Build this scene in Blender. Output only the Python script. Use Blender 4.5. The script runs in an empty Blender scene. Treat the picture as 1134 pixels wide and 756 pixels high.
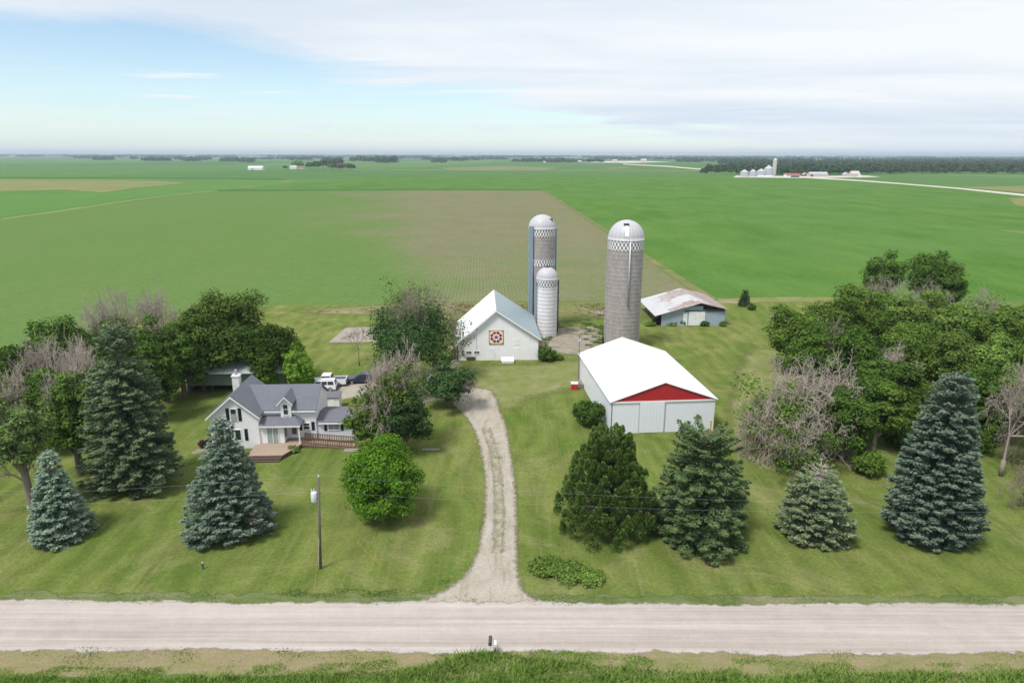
import bpy, math, random
import numpy as np
from mathutils import Vector, Matrix
from mathutils.geometry import tessellate_polygon
R = math.radians
sc = bpy.context.scene
C = sc.collection
# ---------------------------------------------------------------- camera
PITCH, ROLL, CH, F = R(15.3), R(0.12), 35.7, 756.0
cam_rot = Matrix.Rotation(math.pi/2 - PITCH, 3, 'X') @ Matrix.Rotation(ROLL, 3, 'Z')
cd = bpy.data.cameras.new('camera'); cam = bpy.data.objects.new('camera', cd); C.objects.link(cam)
cam.matrix_world = Matrix.Translation((0, 0, CH)) @ cam_rot.to_4x4()
cd.sensor_width = 36; cd.lens = 24; cd.clip_start = .5; cd.clip_end = 60000
sc.camera = cam
# ---------------------------------------------------------------- sky, sun, exposure
SUN_EL, SUN_AZ = R(60), R(-135)          # azimuth measured clockwise from +Y (negative = left)
w = bpy.data.worlds.new("World"); sc.world = w; w.use_nodes = True
nt = w.node_tree; N = nt.nodes; L = nt.links; N.clear()
def wn(t, **k):
    n = N.new(t)
    for a, b in k.items(): setattr(n, a, b)
    return n
def wm(op, a, b=None, c=None, clamp=False):
    n = N.new('ShaderNodeMath'); n.operation = op; n.use_clamp = clamp
    for i, v in enumerate((a, b, c)):
        if v is None: continue
        if isinstance(v, (int, float)): n.inputs[i].default_value = v
        else: L.new(v, n.inputs[i])
    return n.outputs[0]
tc = wn('ShaderNodeTexCoord'); sp = wn('ShaderNodeSeparateXYZ'); L.new(tc.outputs['Generated'], sp.inputs[0])
X, Y, Z = sp.outputs
hyp = wm('SQRT', wm('ADD', wm('MULTIPLY', X, X), wm('MULTIPLY', Y, Y)))
el = wm('DIVIDE', Z, wm('MAXIMUM', hyp, .001))
az = wm('DIVIDE', X, wm('MAXIMUM', wm('ABSOLUTE', Y), .2))
zz = wm('ADD', wm('MAXIMUM', Z, 0), .045)
cb = wn('ShaderNodeCombineXYZ'); L.new(wm('DIVIDE', X, zz), cb.inputs[0]); L.new(wm('DIVIDE', Y, zz), cb.inputs[1])
def wnoise(scale, detail, rough=.55, dist=0, sx=1, sy=1, off=0):
    mp = wn('ShaderNodeMapping'); L.new(cb.outputs[0], mp.inputs[0]); mp.inputs['Scale'].default_value = (sx, sy, 1); mp.inputs['Location'].default_value = (off, off*.7, 0)
    n = wn('ShaderNodeTexNoise'); L.new(mp.outputs[0], n.inputs[0])
    n.inputs['Scale'].default_value = scale; n.inputs['Detail'].default_value = detail; n.inputs['Roughness'].default_value = rough; n.inputs['Distortion'].default_value = dist
    return n.outputs[0]
n1 = wnoise(.30, 9, .6, .4, 1, 1, 3.1)
n2 = wnoise(.55, 8, .62, .6, .6, 1.2, 11.7)
n3 = wnoise(.16, 5, .5, .2, .7, 1.0, 27.0)
upper = wm('MINIMUM', .142, wm('SUBTRACT', .062, wm('MULTIPLY', az, .163)))
d = wm('ADD', wm('SUBTRACT', el, upper), wm('MULTIPLY', wm('SUBTRACT', n1, .5), .17))
deck = wm('DIVIDE', wm('ADD', d, .006), .028, clamp=True)
deck = wm('SMOOTH_MIN', deck, 1.0, .1)
front = wm('MULTIPLY', wm('GREATER_THAN', Y, 0), 1.0)
wisp = wm('DIVIDE', wm('SUBTRACT', n2, .54), .10, clamp=True)
cover = wm('MAXIMUM', deck, wm('ADD', wm('MULTIPLY', wisp, .60), .20))
back = wm('DIVIDE', wm('SUBTRACT', n1, .38), .12, clamp=True)
cover = wm('ADD', wm('MULTIPLY', cover, front), wm('MULTIPLY', back, wm('SUBTRACT', 1.0, front)), clamp=True)
low = wm('SUBTRACT', 1.0, wm('DIVIDE', el, .075), clamp=True)      # the pale band of air near the horizon
sky = wn('ShaderNodeTexSky'); sky.sky_type = 'NISHITA'; sky.sun_disc = False
sky.sun_elevation = SUN_EL; sky.sun_rotation = SUN_AZ; sky.air_density = 1.0; sky.dust_density = .3; sky.ozone_density = 1.5; sky.altitude = 300
gain = wn('ShaderNodeMix', data_type='RGBA', blend_type='MULTIPLY'); gain.inputs['Factor'].default_value = 1
L.new(sky.outputs[0], gain.inputs['A']); gain.inputs['B'].default_value = (1.30, 1.42, 1.44, 1)
ccol = wn('ShaderNodeMix', data_type='RGBA')                        # cloud colour: grey-blue undersides to white
shade = wm('DIVIDE', wm('SUBTRACT', wm('ADD', wm('MULTIPLY', n3, .65), wm('MULTIPLY', n2, .35)), .40), .16, clamp=True)
L.new(shade, ccol.inputs['Factor'])
ccol.inputs['A'].default_value = (6.7, 7.5, 8.5, 1); ccol.inputs['B'].default_value = (8.7, 9.0, 9.3, 1)
mx = wn('ShaderNodeMix', data_type='RGBA'); L.new(cover, mx.inputs['Factor']); L.new(gain.outputs['Result'], mx.inputs['A']); L.new(ccol.outputs['Result'], mx.inputs['B'])
mh = wn('ShaderNodeMix', data_type='RGBA'); L.new(wm('MULTIPLY', low, .5), mh.inputs['Factor']); L.new(mx.outputs['Result'], mh.inputs['A']); mh.inputs['B'].default_value = (6.4, 7.5, 8.5, 1)
bg = wn('ShaderNodeBackground'); bg.inputs['Strength'].default_value = .080; L.new(mh.outputs['Result'], bg.inputs[0])
wo = wn('ShaderNodeOutputWorld'); L.new(bg.outputs[0], wo.inputs[0])
sd = bpy.data.lights.new('sun', 'SUN'); sd.energy = 2.9; sd.angle = R(15); sd.color = (1, .965, .91)
so = bpy.data.objects.new('sun', sd); C.objects.link(so)
sv = Vector((math.sin(SUN_AZ)*math.cos(SUN_EL), math.cos(SUN_AZ)*math.cos(SUN_EL), math.sin(SUN_EL)))
so.rotation_euler = sv.to_track_quat('Z', 'Y').to_euler(); so.location = (0, 0, 60)
sc.view_settings.view_transform = 'Standard'; sc.view_settings.look = 'None'; sc.view_settings.gamma = 1
sc.view_settings.use_curve_mapping = False; sc.view_settings.exposure = 0.45
# ---------------------------------------------------------------- pixel of the photograph -> place on the ground
def ray(px, py): return cam_rot @ Vector(((px-567)/F, (378-py)/F, -1))
def G(px, py, z=0.0):
    d_ = ray(px, py); t = (z-CH)/d_.z
    return Vector((d_.x*t, d_.y*t, z))
def at_depth(px, py, y):
    d_ = ray(px, py); t = y/d_.y
    return Vector((d_.x*t, y, CH + d_.z*t))
def scale_at(p):                        # metres per photo pixel at a point
    v = cam_rot.transposed() @ (Vector(p) - Vector((0, 0, CH)))
    return -v.z/F
# ---------------------------------------------------------------- materials
MATS = {}
class NB:
    def __init__(s, name):
        s.m = bpy.data.materials.new(name); s.m.use_nodes = True; s.t = s.m.node_tree; s.t.nodes.clear()
        s.out = s.n('ShaderNodeOutputMaterial'); s.tc = s.n('ShaderNodeTexCoord'); MATS[name] = s.m
    def n(s, t, **k):
        x = s.t.nodes.new(t)
        for a, b in k.items(): setattr(x, a, b)
        return x
    def l(s, a, b):
        if isinstance(a, (int, float)): b.default_value = a
        elif isinstance(a, (tuple, list)): b.default_value = (*a, 1) if len(a) == 3 and len(b.default_value) == 4 else a
        else: s.t.links.new(a, b)
    def vec(s, scale=(1, 1, 1), rot=0, loc=(0, 0, 0)):
        m = s.n('ShaderNodeMapping'); s.l(s.tc.outputs['Object'], m.inputs[0]); m.inputs['Scale'].default_value = scale; m.inputs['Rotation'].default_value = (0, 0, rot); m.inputs['Location'].default_value = loc
        return m.outputs[0]
    def noise(s, scale, detail=4, rough=.6, stretch=(1, 1, 1), rot=0, dist=0, loc=(0, 0, 0)):
        x = s.n('ShaderNodeTexNoise'); s.l(s.vec(stretch, rot, loc), x.inputs[0]); x.inputs['Scale'].default_value = scale; x.inputs['Detail'].default_value = detail
        x.inputs['Roughness'].default_value = rough; x.inputs['Distortion'].default_value = dist
        return x.outputs[0]
    def math(s, op, a, b=None, c=None, clamp=False):
        x = s.n('ShaderNodeMath'); x.operation = op; x.use_clamp = clamp
        for i, v in enumerate((a, b, c)):
            if v is not None: s.l(v, x.inputs[i])
        return x.outputs[0]
    def step(s, v, lo, hi):
        return s.math('DIVIDE', s.math('SUBTRACT', v, lo), hi-lo, clamp=True)
    def mix(s, f, a, b, blend='MIX'):
        x = s.n('ShaderNodeMix', data_type='RGBA', blend_type=blend); s.l(f, x.inputs['Factor']); s.l(a, x.inputs['A']); s.l(b, x.inputs['B'])
        return x.outputs['Result']
    def xyz(s, rot=0):
        x = s.n('ShaderNodeSeparateXYZ'); s.l(s.vec(rot=rot), x.inputs[0]); return x.outputs
    def wave(s, coord, period):       # 0..1 cosine wave of a scalar coordinate
        return s.math('MULTIPLY_ADD', s.math('SINE', s.math('MULTIPLY', coord, 2*math.pi/period)), .5, .5)
    def val(s, f, lo, hi):            # scalar -> grey multiplier lo..hi
        return s.math('MULTIPLY_ADD', f, hi-lo, lo)
    def tint(s, col, f, lo, hi):
        x = s.n('ShaderNodeVectorMath', operation='SCALE'); s.l(col, x.inputs[0]); s.l(s.val(f, lo, hi), x.inputs['Scale']); return x.outputs[0]
    def bump(s, h, strength, dist):
        x = s.n('ShaderNodeBump'); s.l(h, x.inputs['Height']); x.inputs['Strength'].default_value = strength; x.inputs['Distance'].default_value = dist; return x.outputs[0]
    def done(s, col, rough=.8, normal=None, spec=.3, metal=0, transl=None, fade=False):
        spec = 0 if spec <= .15 else spec; p = s.n('ShaderNodeBsdfPrincipled'); s.l(col, p.inputs['Base Color']); s.l(rough, p.inputs['Roughness']); p.inputs['Specular IOR Level'].default_value = spec; p.inputs['Metallic'].default_value = metal
        if normal is not None: s.l(normal, p.inputs['Normal'])
        o = p.outputs[0]
        if transl:
            tr = s.n('ShaderNodeBsdfTranslucent'); s.l(col, tr.inputs[0]); ms = s.n('ShaderNodeMixShader'); ms.inputs[0].default_value = transl
            s.l(o, ms.inputs[1]); s.l(tr.outputs[0], ms.inputs[2]); o = ms.outputs[0]
        if fade:       # the sheet's worn edge: attribute 'fade' runs 1 to 0 outwards, broken up by noise
            at = s.n('ShaderNodeAttribute'); at.attribute_name = 'fade'; nz = s.noise(2.0, 7, .8, loc=(31, 7, 0))
            f = s.math('DIVIDE', s.math('SUBTRACT', s.math('ADD', at.outputs['Fac'], s.math('MULTIPLY', s.math('SUBTRACT', nz, .5), 1.6)), .25), .5, clamp=True)
            f = s.math('MAXIMUM', f, s.math('GREATER_THAN', at.outputs['Fac'], .999)); tp = s.n('ShaderNodeBsdfTransparent'); ms = s.n('ShaderNodeMixShader')
            s.l(f, ms.inputs[0]); s.l(tp.outputs[0], ms.inputs[1]); s.l(o, ms.inputs[2]); o = ms.outputs[0]
        s.l(o, s.out.inputs[0]); return s.m
def plain(name, col, rough=.6, var=.12, scale=1.5, metal=0, spec=.3, dirt=None, stretch=(1, 1, 1)):
    b = NB(name); f = b.noise(scale, 5, .65, stretch)
    c = b.tint(col, f, 1-var, 1+var)
    if dirt: c = b.mix(b.step(b.noise(dirt[1], 5, .7, stretch, loc=(5, 3, 1)), .5, .72), c, dirt[0])
    return b.done(c, rough, spec=spec, metal=metal)
VP = R(2.5)        # farm lines run 2.5 degrees left of straight ahead
# lawn
def lawn_mat():
    b = NB('lawn')
    big = b.step(b.noise(.035, 5, .6), .36, .66); mid = b.step(b.noise(.16, 6, .68, dist=.6, loc=(9, 4, 0)), .36, .68); fine = b.noise(2.6, 8, .75); fin2 = b.noise(9, 3, .7)
    g1, g2, g3, g4 = (.105, .152, .032), (.188, .208, .060), (.270, .245, .115), (.085, .148, .026)
    c = b.mix(mid, g1, g2); c = b.mix(b.math('MULTIPLY', big, .5), c, g4)
    dry = b.step(b.noise(.085, 7, .75, dist=1.4, loc=(40, 12, 0)), .50, .72)
    c = b.mix(b.math('MULTIPLY', dry, .75), c, g3)
    x = b.xyz(-VP); wob = b.math('MULTIPLY', b.noise(.05, 2), 14)
    st = b.wave(b.math('ADD', x[0], wob), 3.4)
    c = b.tint(c, st, .90, 1.08); ml = b.noise(1.0, 5, .7, (1.1, .07, 1), -VP-.12, dist=.5); c = b.mix(b.math('MULTIPLY', b.step(ml, .48, .72), .45), c, (.24, .25, .09))
    c = b.tint(c, b.step(fine, .25, .75), .70, 1.26); c = b.tint(c, b.step(fin2, .3, .7), .80, 1.18)
    return b.done(c, .95, b.bump(b.math('ADD', fine, fin2), .8, .12), spec=.0)
lawn_mat()
def road_mat():
    b = NB('road_gravel'); x = b.xyz()
    yy = b.math('ADD', x[1], b.math('MULTIPLY', x[0], -.004))
    tr = b.noise(1.0, 5, .6, (.022, 1.15, 1), dist=.35); tr2 = b.noise(1.0, 4, .65, (.06, 4.0, 1), loc=(3, 7, 0), dist=.5); fine = b.noise(7, 7, .8); md = b.noise(.5, 5, .7)
    c = b.mix(b.step(tr, .33, .68), (.35, .303, .27), (.46, .418, .385)); c = b.tint(c, b.step(tr2, .3, .7), .90, 1.07); c = b.tint(c, b.step(fine, .25, .75), .86, 1.10); c = b.tint(c, b.step(md, .3, .7), .92, 1.06)
    return b.done(c, .95, b.bump(fine, .4, .04), spec=.1, fade=True)
road_mat()
def drive_mat():
    b = NB('drive_gravel'); fine = b.noise(5, 7, .8); md = b.noise(.45, 6, .75, dist=.8); ln = b.noise(1.1, 4, .7, (1.4, .16, 1), -VP)
    c = b.mix(b.step(md, .33, .70), (.33, .29, .235), (.44, .40, .345)); c = b.mix(b.math('MULTIPLY', b.step(ln, .50, .68), .55), c, (.21, .195, .125)); c = b.tint(c, b.step(fine, .2, .8), .68, 1.2)
    return b.done(c, .95, b.bump(fine, .6, .05), spec=.1, fade=True)
drive_mat()
def patchy(name, a, bcol, s1=.4, s2=4, c3=None, s3=.12, lo=.7, hi=1.2, stretch=(1, 1, 1), t=(.35, .65), t3=(.52, .7)):
    b = NB(name); f = b.noise(s1, 6, .7, stretch, dist=.5); fine = b.noise(s2, 6, .78, loc=(2, 8, 0))
    c = b.mix(b.step(f, *t), a, bcol)
    if c3: c = b.mix(b.step(b.noise(s3, 6, .7, stretch, loc=(17, 5, 0), dist=.6), *t3), c, c3)
    c = b.tint(c, b.step(fine, .25, .75), lo, hi)
    return b.done(c, .95, b.bump(fine, .5, .08), spec=.1, fade=True)
patchy('verge_tan', (.27, .215, .135), (.20, .20, .085), .5, 5, (.115, .155, .045), .22, stretch=(.35, 1, 1))
patchy('verge_green', (.085, .13, .035), (.17, .19, .085), .6, 5, (.24, .215, .14), .3, stretch=(.3, 1, 1))
patchy('drive_centre', (.32, .285, .225), (.18, .18, .095), 1.6, 6, (.36, .33, .27), 1.2, stretch=(1, .7, 1), t3=(.45, .6))
patchy('ditch_soil', (.08, .15, .03), (.12, .20, .045), .5, 4)
patchy('concrete_old', (.33, .285, .24), (.24, .21, .17), .35, 3, (.16, .165, .085), .25, t3=(.5, .62))
patchy('concrete_pad', (.34, .30, .265), (.28, .245, .215), .3, 3, (.25, .24, .17), .4)
patchy('weedy_edge', (.20, .185, .085), (.105, .16, .04), .12, 2.5, (.27, .225, .14), .05, stretch=(.35, 1, 1))
patchy('worn_lawn', (.22, .215, .095), (.145, .185, .048), .3, 4, (.29, .26, .17), .16)
patchy('far_tan', (.22, .205, .09), (.15, .19, .07), .02, .3, lo=.9, hi=1.08)
patchy('far_brown', (.20, .19, .12), (.13, .19, .08), .01, .2, lo=.92, hi=1.06)
patchy('far_green_dark', (.07, .145, .043), (.08, .155, .05), .008, .1, lo=.93, hi=1.05)
patchy('far_green_light', (.085, .178, .045), (.100, .195, .05), .008, .1, lo=.93, hi=1.05)
patchy('pale_gravel', (.46, .43, .36), (.52, .49, .43), .05, 1, lo=.92, hi=1.06)
patchy('grass_strip', (.19, .25, .075), (.14, .21, .05), .05, 1, lo=.85, hi=1.1)
patchy('dark_strip', (.05, .11, .035), (.07, .13, .04), .05, 1, lo=.85, hi=1.1)
def plains_mat():
    b = NB('plains'); x = b.n('ShaderNodeTexVoronoi'); b.l(b.vec((1, .42, 1), -VP), x.inputs[0]); x.inputs['Scale'].default_value = .0016; x.distance = 'CHEBYCHEV'
    s = b.n('ShaderNodeSeparateColor'); b.l(x.outputs['Color'], s.inputs[0])
    c = b.mix(s.outputs[0], (.072, .148, .045), (.105, .188, .060)); c = b.mix(b.math('GREATER_THAN', s.outputs[1], .86), c, (.17, .185, .09))
    c = b.tint(c, b.step(b.noise(.02, 5, .6), .3, .7), .9, 1.08)
    return b.done(c, .95, spec=.1)
plains_mat()
def bean_mat():          # young beans in rows, thin over pale soil in the middle and closed to green on the left
    b = NB('bean_rows'); x = b.xyz(-VP)
    wob = b.math('MULTIPLY', b.noise(.03, 2), .6)
    row = b.wave(b.math('ADD', x[0], wob), .98)
    fine = b.noise(1.3, 6, .75); big = b.noise(.011, 6, .62, dist=.6); band = b.noise(.02, 3, .5, (1, .12, 1), -VP)
    bigm = b.math('MULTIPLY_ADD', b.math('SUBTRACT', big, .5), 1.7, 0)
    # distance from the thin patch: left of it, and the far strip, the plants are denser
    left = b.math('DIVIDE', b.math('SUBTRACT', b.math('DIVIDE', b.math('MULTIPLY', x[0], -1.0), b.math('MAXIMUM', x[1], 60.0)), .09), .20)
    left = b.math('MAXIMUM', b.math('MINIMUM', left, 1.2), -.12)
    far = b.math('MULTIPLY', b.math('DIVIDE', b.math('SUBTRACT', x[1], 440.0), 400.0), 0.0)
    near = b.math('MULTIPLY', b.math('DIVIDE', b.math('SUBTRACT', 300.0, x[1]), 80.0, clamp=True), .30)
    dens = b.math('ADD', b.math('ADD', b.math('MULTIPLY_ADD', left, .85, .34), near), b.math('ADD', bigm, far))
    dens = b.math('ADD', dens, b.math('MULTIPLY', b.math('SUBTRACT', band, .5), .9))
    dens = b.math('MAXIMUM', b.math('MINIMUM', dens, 1.0), .12)
    soil = b.mix(b.step(b.noise(.05, 5), .3, .7), (.188, .172, .108), (.160, .155, .085))
    thr = b.math('SUBTRACT', 1.02, b.math('MULTIPLY', dens, .82))
    plant = b.math('DIVIDE', b.math('SUBTRACT', b.math('ADD', row, b.math('MULTIPLY', b.math('SUBTRACT', fine, .5), 1.1)), thr), .5, clamp=True)
    leaf = b.mix(b.step(fine, .3, .7), (.074, .152, .032), (.102, .196, .046))
    c = b.mix(plant, soil, leaf); c = b.mix(b.math('MULTIPLY', b.step(dens, .45, 1.0), .60), c, leaf); c = b.mix(b.math('MULTIPLY', b.step(b.noise(.022, 7, .7, (1, .35, 1), -VP, dist=.8, loc=(3, 9, 0)), .45, .72), .22), c, (.155, .185, .07)); c = b.tint(c, b.step(b.noise(.6, 6, .8), .3, .7), .86, 1.12); c = b.tint(c, b.step(b.noise(.25, 5, .7), .3, .7), .93, 1.07)
    return b.done(c, .95, b.bump(b.math('ADD', row, fine), .35, .12), spec=.1)
bean_mat()
def corn_mat():
    b = NB('corn_rows'); x = b.xyz(-VP); wob = b.math('MULTIPLY', b.noise(.03, 2), .8)
    row = b.wave(b.math('ADD', x[0], wob), 1.1); fine = b.noise(1.1, 6, .75); blot = b.noise(.04, 6, .65, (1, .45, 1), -VP + .5)
    c = b.mix(b.step(blot, .35, .68), (.068, .154, .028), (.114, .208, .046)); c = b.tint(c, row, .9, 1.07); c = b.tint(c, b.step(fine, .25, .75), .72, 1.22)
    gap = b.step(b.noise(.22, 6, .8, (1, .6, 1), .5, loc=(8, 2, 0)), .60, .70); c = b.mix(b.math('MULTIPLY', gap, .5), c, (.03, .085, .02)); c = b.tint(c, b.step(b.noise(.5, 6, .8, loc=(6, 1, 0)), .3, .7), .82, 1.14); c = b.mix(b.math('MULTIPLY', b.step(b.noise(.03, 7, .75, (1, .3, 1), -VP, dist=1), .5, .72), .4), c, (.125, .215, .06))
    c = b.mix(b.math('MULTIPLY', b.step(b.noise(.008, 4), .4, .62), .35), c, (.098, .185, .058))
    return b.done(c, .95, b.bump(b.math('ADD', row, fine), .6, .25), spec=.1)
corn_mat()
# buildings
def siding(name, col, period, axis, depth=.015, dirtcol=None, dirt=(.5, .75), rough=.6, lo=.95, scale=.6, lines=.88):
    b = NB(name); x = b.xyz(); co = x[2] if axis == 'z' else b.math('ADD', x[0], x[1])
    fr = b.math('FRACT', b.math('DIVIDE', co, period)); ln = b.math('GREATER_THAN', fr, .88)
    c = b.tint(col, b.noise(scale, 5, .7), lo, 2-lo)
    if dirtcol: c = b.mix(b.math('MULTIPLY', b.step(b.noise(.9, 7, .75, (1.5, 1.5, .35), loc=(4, 2, 9)), *dirt), .8), c, dirtcol)
    c = b.tint(c, ln, 1.0, lines)
    return b.done(c, rough, b.bump(fr, .5, depth))
siding('white_clapboard', (.88, .86, .88), .14, 'z', .02, (.68, .68, .66), (.6, .85))
siding('barn_boards', (.86, .845, .85), .28, 'x', .02, (.60, .59, .58), (.55, .80), lo=.9, lines=.84)
siding('shed_steel', (.76, .77, .82), .46, 'x', .03, rough=.45, lines=.93)
siding('red_steel', (.42, .028, .034), .46, 'x', .03, rough=.45, lines=.9)
siding('blue_grey_steel', (.34, .42, .49), .3, 'x', .03, (.30, .28, .27), (.55, .8), rough=.5, lines=.86)
siding('green_grey_boards', (.16, .20, .18), .3, 'x', .02, lines=.85)
def metal_roof(name, col, dirtcol=None, t=(.5, .75), axis='y', stretch=(.3, 2, 1)):
    b = NB(name); x = b.xyz(); fr = b.math('FRACT', b.math('DIVIDE', x[1] if axis == 'y' else x[0], .9)); ln = b.math('GREATER_THAN', fr, .90)
    c = b.tint(col, b.noise(.4, 5), .95, 1.05)
    if dirtcol:
        c = b.mix(b.math('MULTIPLY', b.step(b.noise(.8, 6, .7, stretch, loc=(1, 5, 2)), *t), .85), c, dirtcol)
    c = b.tint(c, ln, 1.0, .88)
    return b.done(c, .42, b.bump(fr, .35, .03), spec=.45)
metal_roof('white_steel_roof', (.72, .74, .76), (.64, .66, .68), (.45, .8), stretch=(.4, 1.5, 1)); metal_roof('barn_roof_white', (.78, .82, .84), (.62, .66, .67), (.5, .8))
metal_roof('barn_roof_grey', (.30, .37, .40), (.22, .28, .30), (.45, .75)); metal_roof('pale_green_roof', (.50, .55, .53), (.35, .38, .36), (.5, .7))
def rusty_roof():
    b = NB('rusty_sheet_roof'); x = b.xyz(); v = b.n('ShaderNodeTexVoronoi'); b.l(b.vec((.32, .18, 0)), v.inputs[0]); v.inputs['Scale'].default_value = 1; v.distance = 'CHEBYCHEV'
    s = b.n('ShaderNodeSeparateColor'); b.l(v.outputs['Color'], s.inputs[0])
    n_ = b.noise(1.1, 6, .75, (.35, 2.2, 1)); thr = b.math('ADD', b.math('MULTIPLY', s.outputs[0], .30), .36)
    rust = b.math('DIVIDE', b.math('SUBTRACT', b.math('ADD', n_, b.math('MULTIPLY', b.math('SUBTRACT', b.math('DIVIDE', x[0], 11.0), .35), .22)), thr), .10, clamp=True)
    c = b.mix(rust, (.47, .47, .48), b.mix(b.noise(.5, 4), (.25, .165, .145), (.34, .275, .245))); fr = b.math('FRACT', b.math('DIVIDE', x[1], .6))
    c = b.tint(c, b.math('GREATER_THAN', fr, .85), 1, .8)
    return b.done(c, .6, b.bump(fr, .3, .03))
rusty_roof()
def shingles(name, col):
    b = NB(name); x = b.xyz(); br = b.noise(3, 5, .8, (1, 1, 2)); pt = b.noise(.5, 5, .7); fr = b.math('FRACT', b.math('DIVIDE', x[2], .11))
    c = b.tint(col, b.step(br, .25, .75), .78, 1.22); c = b.tint(c, pt, .88, 1.1); c = b.tint(c, b.math('GREATER_THAN', fr, .85), 1, .88)
    return b.done(c, .9, b.bump(b.math('ADD', fr, br), .5, .02), spec=.2)
shingles('slate_shingles', (.150, .155, .180))
def silo_mat(name, col, col2, white=None):
    b = NB(name); x = b.xyz(); ang = b.math('ARCTAN2', x[1], x[0])
    row = b.math('DIVIDE', x[2], .76); rf = b.math('FRACT', row); ri = b.math('FLOOR', row)
    u = b.math('ADD', b.math('MULTIPLY', ang, 7.5), b.math('MULTIPLY', ri, .5)); uf = b.math('FRACT', u); ui = b.math('FLOOR', u)
    cb_ = b.n('ShaderNodeCombineXYZ'); b.l(ui, cb_.inputs[0]); b.l(ri, cb_.inputs[1]); wn_ = b.n('ShaderNodeTexWhiteNoise', noise_dimensions='2D'); b.l(cb_.outputs[0], wn_.inputs[0])
    c = b.mix(wn_.outputs[0], col, col2); c = b.mix(b.math('MULTIPLY', b.step(b.noise(.7, 6, .7, (1, 1, .3)), .48, .75), .5), c, tuple(v*.68 for v in col))
    hoop = b.math('GREATER_THAN', rf, .90); seam = b.math('GREATER_THAN', uf, .93)
    c = b.tint(c, hoop, 1, .66); c = b.tint(c, seam, 1, .82)
    return b.done(c, .85, b.bump(hoop, .5, .03), spec=.2)
silo_mat('silo_staves', (.33, .285, .265), (.40, .35, .325)); silo_mat('silo_staves_white', (.72, .70, .69), (.78, .77, .76))
def checker_band(name, dark, n):
    b = NB(name); x = b.xyz(); ang = b.math('ARCTAN2', x[1], x[0]); u = b.math('MULTIPLY', ang, n/(2*math.pi)); row = b.math('FLOOR', b.math('DIVIDE', x[2], .62))
    f = b.math('FRACT', b.math('ADD', u, b.math('MULTIPLY', row, .5))); w_ = b.math('GREATER_THAN', f, .5)
    return b.done(b.mix(w_, dark, (.72, .72, .72)), .8)
checker_band('checker_band', (.20, .18, .175), 30); checker_band('checker_band_fine', (.13, .125, .12), 22)
def dome_mat(name, col):
    b = NB(name); x = b.xyz(); ang = b.math('ARCTAN2', x[1], x[0]); f = b.math('FRACT', b.math('MULTIPLY', ang, 24/(2*math.pi))); c = b.tint(col, b.noise(1, 4), .92, 1.08); c = b.tint(c, b.math('GREATER_THAN', f, .9), 1, .8)
    return b.done(c, .5, b.bump(f, .4, .04), spec=.4)
dome_mat('dome_metal', (.46, .45, .47))
plain('galvanised', (.48, .50, .53), .45, .1, metal=.3); plain('blue_grey_metal', (.24, .31, .36), .5, .1); plain('dark_metal', (.07, .07, .08), .5); plain('black_rubber', (.02, .02, .022), .8); plain('chrome_rim', (.45, .46, .48), .35, metal=.6)
plain('white_trim', (.82, .82, .82), .5, .03); plain('dark_shutter', (.018, .02, .04), .5); plain('brick_white', (.72, .71, .69), .8, .12, 4, dirt=((.45, .42, .38), 3)); plain('white_paint', (.80, .80, .81), .5, .05, dirt=((.62, .6, .56), 2))
plain('deck_wood', (.33, .25, .19), .8, .2, 2.5, stretch=(.3, 5, 1)); plain('rail_wood', (.165, .095, .065), .8, .25, 3); plain('dark_wood', (.10, .065, .05), .85, .3, 3); plain('weathered_wood', (.22, .18, .15), .9, .25, 2, stretch=(4, 4, .5)); plain('pole_wood', (.14, .115, .10), .9, .25, 2, stretch=(5, 5, .5))
plain('bark', (.135, .108, .085), .95, .3, 3, stretch=(3, 3, .6)); plain('bark_pale', (.25, .205, .165), .95, .25, 3, stretch=(3, 3, .6)); plain('dead_wood', (.44, .365, .32), .95, .2, 2); plain('dead_wood_mauve', (.36, .295, .265), .95, .2, 2); plain('dead_wood_brown', (.29, .235, .19), .95, .2, 2)
plain('red_paint', (.45, .03, .025), .5); plain('maroon', (.045, .018, .028), .8); plain('orange', (.50, .22, .07), .6); plain('wire', (.30, .31, .33), .4, metal=.3); plain('insulator', (.6, .6, .62), .3); plain('transformer_grey', (.62, .65, .68), .4)
plain('car_white', (.78, .79, .80), .3, .02, spec=.5); plain('car_dark_blue', (.022, .028, .062), .25, .05, spec=.5); plain('tail_light', (.4, .02, .02), .3); plain('head_light', (.7, .72, .75), .2)
def glass(name, col, rough=.12):
    b = NB(name); b.done(b.tint(col, b.noise(.8, 3), .8, 1.2), rough, spec=.7)
glass('window_glass', (.035, .042, .05)); glass('curtained_glass', (.30, .38, .36), .2); glass('grey_blind', (.35, .36, .35), .3)
def leaf_mat(name, a, bcol, tip=None, transl=.25, rough=.6, rng=.35, patch=None):
    b = NB(name); g = b.n('ShaderNodeNewGeometry'); r_ = g.outputs['Random Per Island']; oi = b.n('ShaderNodeObjectInfo')
    c = b.mix(b.step(b.noise(.45, 4, .6), .3, .7), a, bcol)
    if tip:
        at = b.n('ShaderNodeAttribute'); at.attribute_name = 'tip'; c = b.mix(at.outputs['Fac'], c, tip)
    if patch: c = b.mix(b.math('MULTIPLY', b.step(b.noise(.35, 4, .7, loc=(7, 7, 7)), .60, .70), .7), c, patch)
    c = b.tint(c, r_, 1-rng, 1+rng); c = b.tint(c, oi.outputs['Random'], .70, 1.22)
    return b.done(c, rough, spec=.15, transl=transl)
leaf_mat('needles_blue', (0.159, 0.240, 0.171), (0.209, 0.288, 0.203), (0.308, 0.377, 0.276), .12, rng=.3)
leaf_mat('needles_blue_brown', (0.159, 0.240, 0.171), (0.209, 0.288, 0.203), (0.308, 0.377, 0.276), .12, rng=.3, patch=(.20, .16, .12))
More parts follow.
